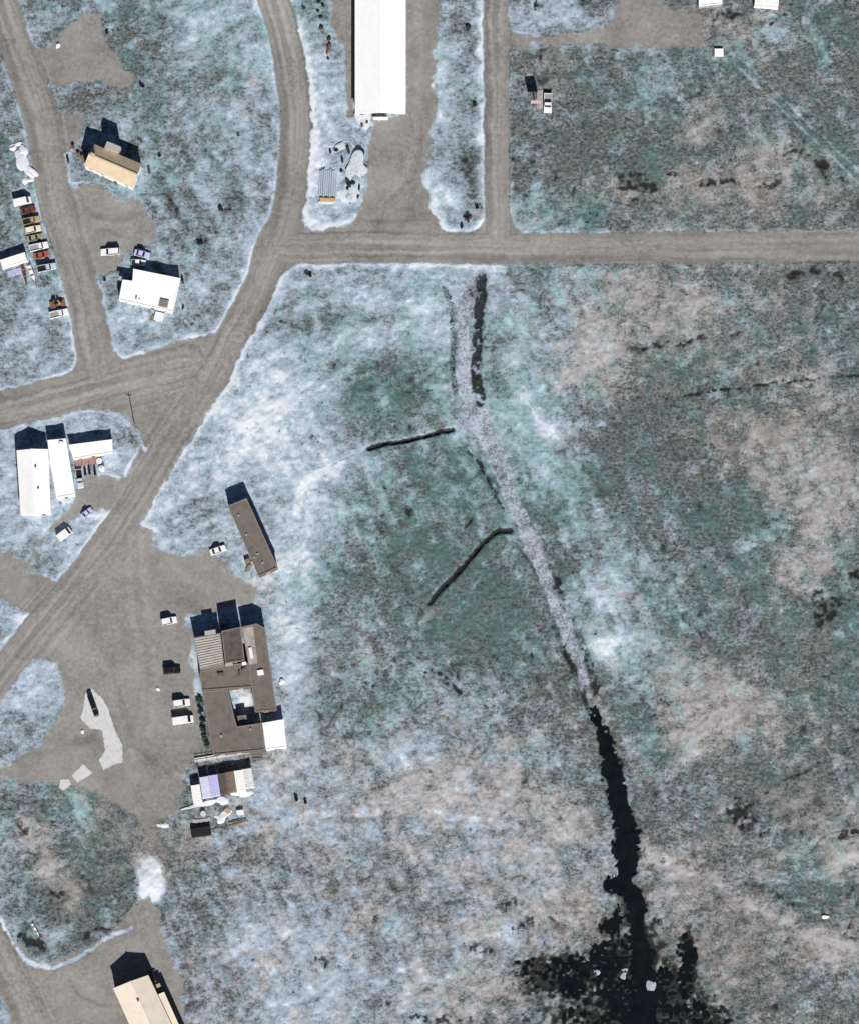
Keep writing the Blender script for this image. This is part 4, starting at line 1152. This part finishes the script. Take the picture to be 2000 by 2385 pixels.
for k, (x, y, a, c) in enumerate(((742, 5, 8, 8), (752, 12, 8, 9), (741, 26, 9, 6), (747, 41, 15, 7), (749, 63, 12, 11), (766, 90, 8, 16), (767, 112, 9, 26), (765, 137, 6, 6))):
    lump('rock', f'{names[k]} dark rock from the upper edge in the strip west of the long shed', 'rock', x, y, a, c, .55, M_ROCK if k != 6 else M_BROCK, GR, deg=-18 if k > 4 else 20)
for k, (x, y, a, c, d, lab) in enumerate((
        (843, 266, 13, 6, 0, 'flat dark rock touching the south-west corner of the long shed'),
        (855, 284, 7, 8, 0, 'small brown rock on the east side of the northern snow heap'),
        (843, 292, 8, 8, 0, 'small brown rock low on the northern snow heap'),
        (784, 350, 13, 10, 0, 'broad dark rock at the west end of the main snow heap'),
        (770, 354, 5, 9, 0, 'narrow dark rock farthest west on the main snow heap'),
        (812, 351, 7, 18, 0, 'tall narrow dark rock near the top of the main snow heap'),
        (845, 357, 12, 13, 0, 'large dark rock at the east end of the main snow heap'),
        (826, 361, 6, 7, 0, 'small dark rock just west of the large eastern rock'),
        (798, 375, 6, 20, 0, 'thin dark rock running down the middle of the snow heap'),
        (795, 398, 10, 9, 0, 'dark rock at the lower tip of the main snow heap'),
        (813, 430, 13, 16, 35, 'jagged dark rock at the top of the southern snow heap'),
        (824, 427, 11, 7, 0, 'dark rock immediately right of the jagged southern rock'),
        (810, 440, 6, 8, 0, 'small dark rock below the jagged southern rock'),
        (837, 438, 5, 15, 0, 'narrow dark rock on the east rim of the southern heap'),
        (834, 457, 6, 11, 0, 'dark rock low on the east rim of the southern heap'),
        (816, 469, 8, 11, 30, 'lone dark rock at the foot of the southern heap'),)):
    lump('rock', lab, 'rock', x, y, a * 1.0, c * 1.0, .6, M_ROCK if 'brown' not in lab else M_BROCK, GR, deg=d, up=.2)
GS = 'ploughed snow heaps'
for (x, y, a, c, hh, lab) in ((850, 279, 36, 42, .2, 'rounded snow heap touching the corner of the long shed'), (836, 388, 44, 54, .22, 'big rounded snow heap in the middle of the dump'),
                              (795, 345, 52, 28, .2, 'lumpy snow heap along the west of the dump'), (822, 452, 30, 40, .2, 'small snow heap south of the big one')):
    o = lump('snow_heap', lab, 'snow', x, y, a, c, hh, mat('dirty_snow', (.56, .60, .65), rough=.9, var=.18, scale=1.5, bump=.4), GS, sub=4, jag=.35)
GJ = 'ragged snow heaps beside the west street'
for (x, y, a, c, dg, lab) in ((37, 339, 24, 18, 20, 'topmost bright white snow heap beside the west street'), (51, 356, 22, 30, 10, 'second bright white snow heap from the top beside the street'), (57, 380, 26, 34, 20, 'broad bright white snow heap in the street-side string'),
                          (72, 399, 34, 16, -42, 'lower bright white snow heap pointing toward the street'), (66, 421, 20, 14, 10, 'last small snow heap above the white van')):
    lump('snow_heap', lab, 'snow', x, y, a, c, .36, M_SNOW, GJ, deg=dg, sub=3, jag=.6)
lump('boulder', 'white boulder alone on the north-west gravel yard', 'boulder', 136, 106, 11, 13, .6, M_WROCK)
lump('boulder', 'white boulder by the track in the lower right field', 'boulder', 1921, 2135, 13, 10, .6, M_WROCK)
lump('boulder', 'white boulder against the east wall of the brown complex', 'boulder', 656, 1589, 15, 12, .7, M_WROCK)
lump('boulder', 'pale stone on gravel left of the black car', 'boulder', 369, 1605, 9, 9, .35, M_WROCK)
lump('boulder', 'pale stone beside the west edge of the concrete slab', 'boulder', 193, 1705, 10, 10, .35, M_WROCK)
lump('snow_heap', 'flat white snow patch on gravel left of the black tarped trailer', 'snow', 379, 1923, 26, 18, .15, M_SNOW, jag=.6)

M_LEAF = mat('shrub_leaf', (.055, .11, .065), rough=.8, var=.35, scale=3)
M_LEAFD = mat('dark_shrub_leaf', (.028, .030, .022), rough=.9, var=.3, scale=3)
M_TWIG = mat('shrub_twig', (.06, .045, .035), rough=.9)
for (x, y, a, c, lab) in ((1386, 2262, 16, 14, 'left of three small ice patches in the black pool'), (1454, 2265, 20, 22, 'middle ice patch in the black pool, beside the channel'), (1515, 2292, 16, 24, 'right of three small ice patches in the black pool'), (1432, 2034, 9, 20, 'thin ice sliver on the bank where the brook narrows')):
    p = P(x, y, -.40)
    o = link('ice_patch', lump_mesh('ice_patch', a * MPP / 2, c * MPP / 2, .10, mat('grey_ice', (.36, .42, .45), rough=.5, var=.2), x, 3, .9), None, (p.x, p.y, -.42))
    tag(o, lab, 'ice', 'ice patches in the pool')
def shrub_mesh(r, hgt, n, seed, m, leaf=.22):
    rg = random.Random(seed)
    vs, fs = [], []
    clumps = [(rg.uniform(-.6, .6) * r, rg.uniform(-.6, .6) * r, rg.uniform(.35, .85) * hgt, rg.uniform(.35, .6) * r) for _ in range(7)]
    for i in range(n):
        cx, cy, cz, cr = rg.choice(clumps)
        d = Vector((rg.gauss(0, 1), rg.gauss(0, 1), rg.gauss(0, 1))).normalized() * cr * rg.uniform(.5, 1)
        c = Vector((cx, cy, cz)) + d * 1.0
        c.z = max(.05, c.z)
        u = Vector((rg.gauss(0, 1), rg.gauss(0, 1), rg.gauss(0, .6))).normalized() * leaf * rg.uniform(.6, 1.2)
        w = u.orthogonal().normalized() * leaf * .55
        k = len(vs)
        vs += [c - u, c + w, c + u, c - w]
        fs.append((k, k + 1, k + 2, k + 3))
    me = bpy.data.meshes.new('foliage')
    me.from_pydata([tuple(v) for v in vs], [], fs)
    me.materials.append(m)
    return me
def shrub(label, px, py, size_px, hgt, m=None, group=None, n=260):
    z = hz(px, py)
    p = P(px, py, z)
    root = empty('shrub', (p.x, p.y, z), _rng.uniform(0, 6))
    tag(root, label, 'shrub', group)
    r = size_px * MPP / 2
    link('foliage', shrub_mesh(r, hgt, n, int(px + py * 3), m or M_LEAF, leaf=min(.24, r * .3)), root)
    s = MB()
    for k in range(5):
        t = k * 1.26
        s.cyl((0, 0, -.1), (math.cos(t) * r * .5, math.sin(t) * r * .5, hgt * .7), .04, 5, .015)
    s.build('stem', M_TWIG, root)
    return root
GSH = 'green shrubs along the west wall of the complex'
for k, (x, y, s_, lab) in enumerate(((466, 1632, 16, 'northernmost green shrub against the west wall of the complex'), (468, 1655, 15, 'second green shrub from the north along the complex wall'),
                                     (472, 1680, 16, 'third green shrub along the complex wall, beside the long white van'), (475, 1702, 18, 'fourth green shrub along the complex wall'),
                                     (479, 1718, 16, 'second-lowest green shrub along the complex wall'), (481, 1733, 14, 'southernmost green shrub along the complex wall'))):
    shrub(lab, x, y, s_, 1.5, M_LEAF, GSH)
GD = 'dark bushes on the frost'
for (x, y, s_, lab) in ((1088, 509, 20, 'large black bush at the south end of the frosty strip'), (1075, 529, 9, 'small black bush at the road edge below the large one'), (1111, 484, 11, 'brown-black bush above the large strip bush'),
                        (724, 642, 10, 'dark bush in the corner of the frosty field by the junction'), (1105, 245, 9, 'dark bush halfway down the frosty strip'), (1090, 62, 14, 'dark bush near the top of the frosty strip'),
                        (428, 718, 9, 'dark bush at the east corner of the white bungalow'), (332, 200, 13, 'round dark bush near the gravel patch in the north-west'), (371, 362, 10, 'round dark bush right of the tan house'),
                        (250, 78, 10, 'dark bush on the edge of the north-west gravel patch'), (517, 487, 13, 'round dark bush in the upper middle meadow'), (465, 566, 16, 'wide dark bush near the curve of the main road'),
                        (245, 652, 9, 'dark bush left of the white bungalow')):
    shrub(lab, x, y, s_, .9, M_LEAFD, GD, 160)

# ================================================================== small things
def simple(name, label, cat, px, py, z=None, deg=0, group=None):
    z = hz(px, py) if z is None else z
    p = P(px, py, z)
    return tag(empty(name, (p.x, p.y, z), R(deg)), label, cat, group)

# utility pole by the junction
r = simple('utility_pole', 'tall thin wooden utility pole by the plant corner, casting a long shadow', 'pole', 316, 1000)
MB().cyl((0, 0, -.5), (0, 0, 8.3), .14, 10, .10).build('pole', M_WOOD, r)
MB().box((0, 0, 7.8), (1.6, .12, .14)).build('crossarm', M_WOOD, r)
for k in (-.6, 0, .6):
    MB().cyl((k, 0, 7.87), (k, 0, 8.05), .05, 8).build('insulator', M_METAL, r)
# heating-oil tanks
M_OIL = mat('oil_tank_paint', (.05, .045, .04), rough=.6, var=.2)
for (x, y, lab) in ((160, 379, 'upright dark oil tank left of the tan house'), (349, 404, 'upright dark oil tank right of the tan house'), (427, 660, 'upright dark oil tank east of the white bungalow')):
    r = simple('oil_tank', lab, 'tank', x, y, group='upright heating oil tanks')
    m = MB(); loft(m, [(-.32, .22, .45, 1.75), (-.2, .28, .35, 1.85), (.2, .28, .35, 1.85), (.32, .22, .45, 1.75)]); m.build('tank', M_OIL, r)
    for sx in (-1, 1):
        for sy in (-1, 1):
            MB().cyl((sx * .2, sy * .18, -.15), (sx * .2, sy * .18, .5), .04, 6).build('leg', M_METAL, r)
    MB().cyl((0, 0, 1.8), (0, 0, 2.05), .05, 8).build('filler_cap', M_METAL, r)
# white storage tanks at the plant
for (x, y, lab) in ((232, 1075, 'round white tank nearest the east wing of the plant'), (238, 1092, 'round white tank south of the other, at the plant')):
    r = simple('storage_tank', lab, 'tank', x, y, group='round white tanks at the plant')
    MB().cyl((0, 0, -.1), (0, 0, 1.3), .82, 20).build('shell', WHITE, r, .05)
    MB().cyl((0, 0, 1.28), (0, 0, 1.5), .78, 20, .15).build('dome', WHITE, r)
    MB().cyl((0, 0, 1.45), (0, 0, 1.62), .14, 10).build('hatch', M_METAL, r)
# snowmobiles by the red deck
for k, (x, y) in enumerate(((199, 1100), (209, 1098), (222, 1100))):
    lab = ('left of three dark snowmobiles below the red deck', 'middle of three dark snowmobiles below the red deck', 'right of three dark snowmobiles below the red deck')[k]
    r = simple('snowmobile', lab, 'snowmobile', x, y, deg=-82, group='snowmobiles by the red deck')
    m = MB(); loft(m, [(-1.4, .25, .2, .5), (-.9, .32, .15, .62), (.1, .34, .15, .66), (.9, .38, .2, .85), (1.35, .22, .3, .5)]); m.build('body', BLACKP, r)
    MB().box((-.55, 0, .72), (1.2, .38, .2)).build('seat', M_BLACK, r, .05)
    MB().box((.45, 0, 1.0), (.06, .5, .35)).build('windscreen', M_CARGLASS, r)
    for s in (-1, 1): MB().box((1.0, s * .45, .06), (1.2, .14, .06)).build('ski', M_METAL, r)
    MB().cyl((.25, -.4, 1.0), (.25, .4, 1.0), .03, 6).build('handlebar', M_METAL, r)
# board on a post in the northern field
r = simple('sign_board', 'tall blank board on one post left of the field truck', 'sign', 1246, 247)
MB().cyl((0, 0, -.3), (0, 0, 3.6), .16, 10).build('post', M_WOOD, r)
MB().box((0, 0, 5.1), (2.9, .14, 3.6)).build('panel', mat('board_paint', (.42, .37, .37), rough=.9, var=.2), r, .03)
for zz in (3.8, 5.1, 6.4): MB().box((0, .12, zz), (2.7, .1, .14)).build('batten', M_WOOD, r)
# low platform beside it
r = simple('plank_platform', 'low pinkish plank platform between the board and field truck', 'platform', 1257, 232)
for k in range(7):
    MB().box((-.75 + k * .25, 0, .12), (.22, 5.4, .12)).build('plank', mat('pink_plank', (.42, .36, .37), rough=.9, var=.2), r)
# kiosk
r = simple('utility_box', 'small square white utility box in the upper right field', 'box', 1673, 124)
MB().box((0, 0, .35), (2.2, 2.0, .8)).build('cabinet', M_GREY_WALL, r, .03)
MB().box((0, 0, .80), (2.5, 2.3, .12)).build('lid', M_WHITE_ROOF, r, .02)
MB().box((0, -1.02, .4), (.8, .05, .6)).build('door', M_DOOR, r)
# black fuel tank on the slab
r = simple('fuel_tank', 'long black horizontal fuel tank lying on the pale slab', 'tank', 218, 1645, deg=110)
MB().cyl((-3.1, 0, .95), (3.1, 0, .95), .72, 18).build('shell', BLACKP, r)
for x in (-2.9, -1.0): MB().cyl((x - .1, 0, .95), (x + .1, 0, .95), .735, 18).build('band', mat('tank_band', (.30, .25, .23)), r)
for x in (-2.0, 2.0): MB().box((x, 0, .2), (.3, 1.3, .7)).build('saddle', M_COPING, r)
MB().cyl((.8, 0, 1.6), (.8, 0, 1.85), .22, 10).build('manhole', M_BLACK, r)
# tarped trailer south of the containers
r = simple('tarped_trailer', 'black tarp-covered trailer below the junk heap', 'trailer', 469, 1938, deg=8)
m = MB(); m.box((0, 0, .95), (5.6, 2.7, 1.1), 0, .96, .94); m.build('tarp', M_BLACK, r, .08)
MB().box((0, 0, .38), (5.7, 2.5, .14)).build('deck', M_WOOD, r)
for x in (-.7, .7):
    for s in (-1, 1):
        wl = link('wheel', WHEEL_ME, r, (x, s * 1.25, .345)); link('rim', RIM_ME, wl)
MB().box((3.4, 0, .42), (1.4, .12, .12)).build('drawbar', M_METAL, r)
# scrap trailer above the lone pickup
r = simple('scrap_trailer', 'rusty flat trailer heaped with scrap behind the lone white pickup', 'trailer', 135, 708, deg=14)
MB().box((0, 0, .5), (4.4, 2.0, .16)).build('deck', RUST, r)
for x in (-.5, .5):
    for s in (-1, 1):
        wl = link('wheel', WHEEL_ME, r, (x, s * .92, .345)); link('rim', RIM_ME, wl)
rg = random.Random(4)
for k in range(11):
    MB().box((rg.uniform(-1.8, 1.8), rg.uniform(-.7, .7), .58 + .3 + rg.uniform(0, .25)), (rg.uniform(.4, 1.1), rg.uniform(.3, .8), rg.uniform(.5, .9)), rg.uniform(0, 3)).build('scrap', (RUST, M_BLACK, RUST, M_TAN_WALL)[k % 4], r, .03)
# skiff on a trailer left of the row
def skiff(name, label, px, py, deg, L, W, col, group=None, trailer=True):
    r = simple(name, label, 'boat', px, py, deg=deg, group=group)
    n = 9
    outer, inner = [], []
    z0 = .45 if trailer else .05
    secs = []
    for i in range(n):
        t = i / (n - 1)
        x = -L / 2 + L * t
        hw = W / 2 * (1 if t < .5 else max(.03, 1 - ((t - .5) / .5) ** 2.2))
        zk = z0 + .25 * max(0, t - .6) ** 1.5
        secs.append([(x, -hw, z0 + .6), (x, -hw * .7, zk + .12), (x, 0, zk), (x, hw * .7, zk + .12), (x, hw, z0 + .6), (x, hw * .86, z0 + .58), (x, hw * .6, zk + .2), (x, 0, zk + .14), (x, -hw * .6, zk + .2), (x, -hw * .86, z0 + .58)])
    k = 10
    vs = [v for s_ in secs for v in s_]
    fs = [(i * k + j, i * k + (j + 1) % k, (i + 1) * k + (j + 1) % k, (i + 1) * k + j) for i in range(n - 1) for j in range(k)]
    fs += [tuple(range(k)), tuple((n - 1) * k + j for j in range(k - 1, -1, -1))]
    MB().add(vs, fs).build('hull', col, r)
    for x in (-L * .25, L * .08): MB().box((x, 0, z0 + .45), (.28, W * .86, .06)).build('thwart', M_WOOD, r)
    if trailer:
        for s in (-1, 1): MB().box((-.2, s * W * .3, .35), (L * .9, .1, .1)).build('trailer_rail', M_BLACK, r)
        for s in (-1, 1):
            wl = link('wheel', WHEEL_ME, r, (-L * .15, s * (W / 2 + .05), .345)); link('rim', RIM_ME, wl)
        MB().box((L / 2 + .3, 0, .38), (1.4, .1, .1)).build('drawbar', M_BLACK, r)
    return r
skiff('skiff', 'narrow white skiff on a dark trailer below the roadside container', 75, 640, -68, 5.2, 1.3, WHITE)
skiff('skiff', 'bare dark skiff lying left of the white trailer skiff', 58, 640, -76, 6.0, .9, BROWNRED, trailer=False)
skiff('canoe', 'slender white canoe lying on the tundra near the lower left corner', 84, 2169, -60, 4.6, .75, WHITE, trailer=False)
r = simple('tarp', 'lilac tarpaulin spread below the roadside container', 'tarp', 36, 634, deg=18)
MB().box((0, 0, .18), (4.6, 2.0, .3), 0, .8).build('sheet', mat('lilac_tarp', (.36, .36, .52), rough=.7, var=.25, scale=2), r, .08)
for x in (-1.8, 1.8): MB().box((x, 0, .08), (.2, 2.2, .16)).build('weight_log', M_WOOD, r)
# boardwalk between complex and containers
r = simple('boardwalk', 'long snow-covered boardwalk between the brown complex and the containers', 'boardwalk', 517, 1761, deg=9.5)
MB().box((0, 0, .55), (15.2, 1.1, .14)).build('deck', mat('snowy_boards', (.60, .62, .62), rough=.9, var=.12), r, .02)
for k in range(6):
    for s in (-1, 1): MB().box((-7 + k * 2.8, s * .5, .3), (.14, .14, 1.7)).build('post', M_WOOD, r)
for s in (-1, 1): MB().box((0, s * .5, 1.17), (15.2, .1, .08)).build('rail', M_PALE_ROOF, r)
# planks stack with orange end boards
r = simple('plank_stack', 'stack of long blue-grey planks with orange-tan end boards in the snow', 'lumber', 765, 428, deg=88)
M_PL = mat('frosted_plank', (.40, .46, .54), rough=.9, var=.15, stretch=(.3, 3, 1))
for k in range(9):
    MB().box((.2, -2.3 + k * .58, .18 + (.22 if k in (2, 3, 6, 7) else 0)), (8.0 - (k % 3) * .5, .44, .3)).build('plank', M_PL, r)
MB().box((-4.6, .0, .3), (.9, 4.4, .5)).build('end_board', mat('orange_board', (.52, .36, .20), rough=.9, var=.2), r, .03)
MB().box((-5.5, .2, .15), (.8, 4.8, .3)).build('snow_cap', M_SNOW, r, .1)
# drums and junk south of the containers
def drum(label, px, py, col, rad=.32, hh=.9, group='steel drums'):
    r = simple('drum', label, 'drum', px, py, group=group)
    MB().cyl((0, 0, -.05), (0, 0, hh), rad, 14).build('shell', col, r)
    for z_ in (.02, hh * .5, hh): MB().cyl((0, 0, z_ - .02), (0, 0, z_ + .02), rad + .02, 14).build('hoop', col, r)
    return r
drum('left of two dark drums on the frost east of the containers', 691, 1862, BLACKP, .5, 1.1)
drum('right of two dark drums on the frost east of the containers', 712, 1869, BLACKP, .42, .9)
drum('wide grey drum above the black tarped trailer', 474, 1896, SILVER, .75, 1.0)
drum('dark drum left of the tan house', 171, 342, BROWNRED, .45, .9)
drum('brown drum beside the tan house corner', 183, 360, RUST, .45, .9)
drum('rusty drum tight against the tan house west gable', 192, 366, RUST, .4, .9)
for (x, y, a, c, lab) in ((467, 1876, 76, 13, 'long narrow snow bank below the containers'), (560, 1848, 54, 17, 'wide snow bank below the white containers'), (523, 1902, 40, 22, 'snow-covered heap in the junk yard'), (519, 1865, 22, 18, 'pale snow drift below the lilac containers')):
    o = lump('snow_bank', lab, 'snow', x, y, a, c, .32, M_SNOW, 'snow banks in the junk yard', deg=12, sub=3, jag=.5)
r = simple('crate', 'bright white crate in the junk yard', 'crate', 560, 1893, deg=6)
MB().box((0, 0, .45), (1.9, 1.2, .9)).build('box', WHITE, r, .03)
MB().box((0, 0, .93), (2.0, 1.3, .08)).build('lid', WHITE, r)
for s in (-1, 1): MB().box((s * .7, -.62, .45), (.12, .06, .9)).build('batten', M_WOOD, r)
r = simple('timber_pile', 'pile of loose brown timbers at the south of the junk yard', 'timber', 555, 1915, deg=12)
for k in range(8):
    MB().box((rg.uniform(-.6, .6), -.6 + k * .17, .12 + .12 * (k % 3)), (rg.uniform(3.5, 5.2), .14, .12), rg.uniform(-.09, .09)).build('timber', M_WOOD if k % 3 else M_TAN_WALL, r)
r = simple('pallet_stack', 'scattered tan pallets beside the white crate', 'pallets', 535, 1885, deg=20)
for k in range(4):
    MB().box((rg.uniform(-.9, .9), rg.uniform(-.6, .6), .1 + .13 * k), (1.2, 1.0, .11), rg.uniform(0, 1.5)).build('pallet', M_TAN_WALL if k % 2 else M_PALE_ROOF, r)
r = simple('pallet_stack', 'pale broken pallets above the black tarped trailer', 'pallets', 470, 1912, deg=8)
for k in range(7):
    MB().box((-2.1 + k * .7, rg.uniform(-.25, .25), .12 + .1 * (k % 2)), (.8, 1.0, .12), rg.uniform(-.4, .4)).build('pallet', M_PALE_ROOF, r)

# ================================================================== concrete slabs in the depot yard
M_SLAB = mat('worn_concrete', (.56, .57, .58), rough=.9, var=.10, scale=.8)
def slab(label, pts, z=.06):
    c = [P(x, y) for x, y in pts]
    ctr = Vector((sum(p.x for p in c) / len(c), sum(p.y for p in c) / len(c), 0))
    zz = max(hz(x, y) for x, y in pts)
    ring = []
    rg = random.Random(len(pts))
    for i in range(len(c)):
        a, b2 = c[i], c[(i + 1) % len(c)]
        n = max(1, int((b2 - a).length / .6))
        for k in range(n):
            q = a + (b2 - a) * (k / n)
            ring.append((q.x - ctr.x + rg.uniform(-.12, .12), q.y - ctr.y + rg.uniform(-.12, .12)))
    o = MB().prism(ring, -.25, zz + z).build('concrete_slab', M_SLAB, None, loc=(ctr.x, ctr.y, 0))
    tag(o, label, 'slab', 'concrete slabs in the depot yard', 'structure')
    return o
slab('long pale concrete slab under the black fuel tank', [(200, 1612), (214, 1604), (240, 1628), (252, 1650), (268, 1700), (285, 1735), (286, 1775), (262, 1782), (242, 1793), (230, 1772), (246, 1748), (238, 1700), (210, 1697), (188, 1672), (196, 1645)])
slab('larger pale concrete pad west of the long slab', [(168, 1806), (194, 1780), (216, 1800), (181, 1823)])
slab('smaller pale concrete pad at the far west', [(137, 1834), (142, 1816), (160, 1814), (167, 1827), (147, 1841)])
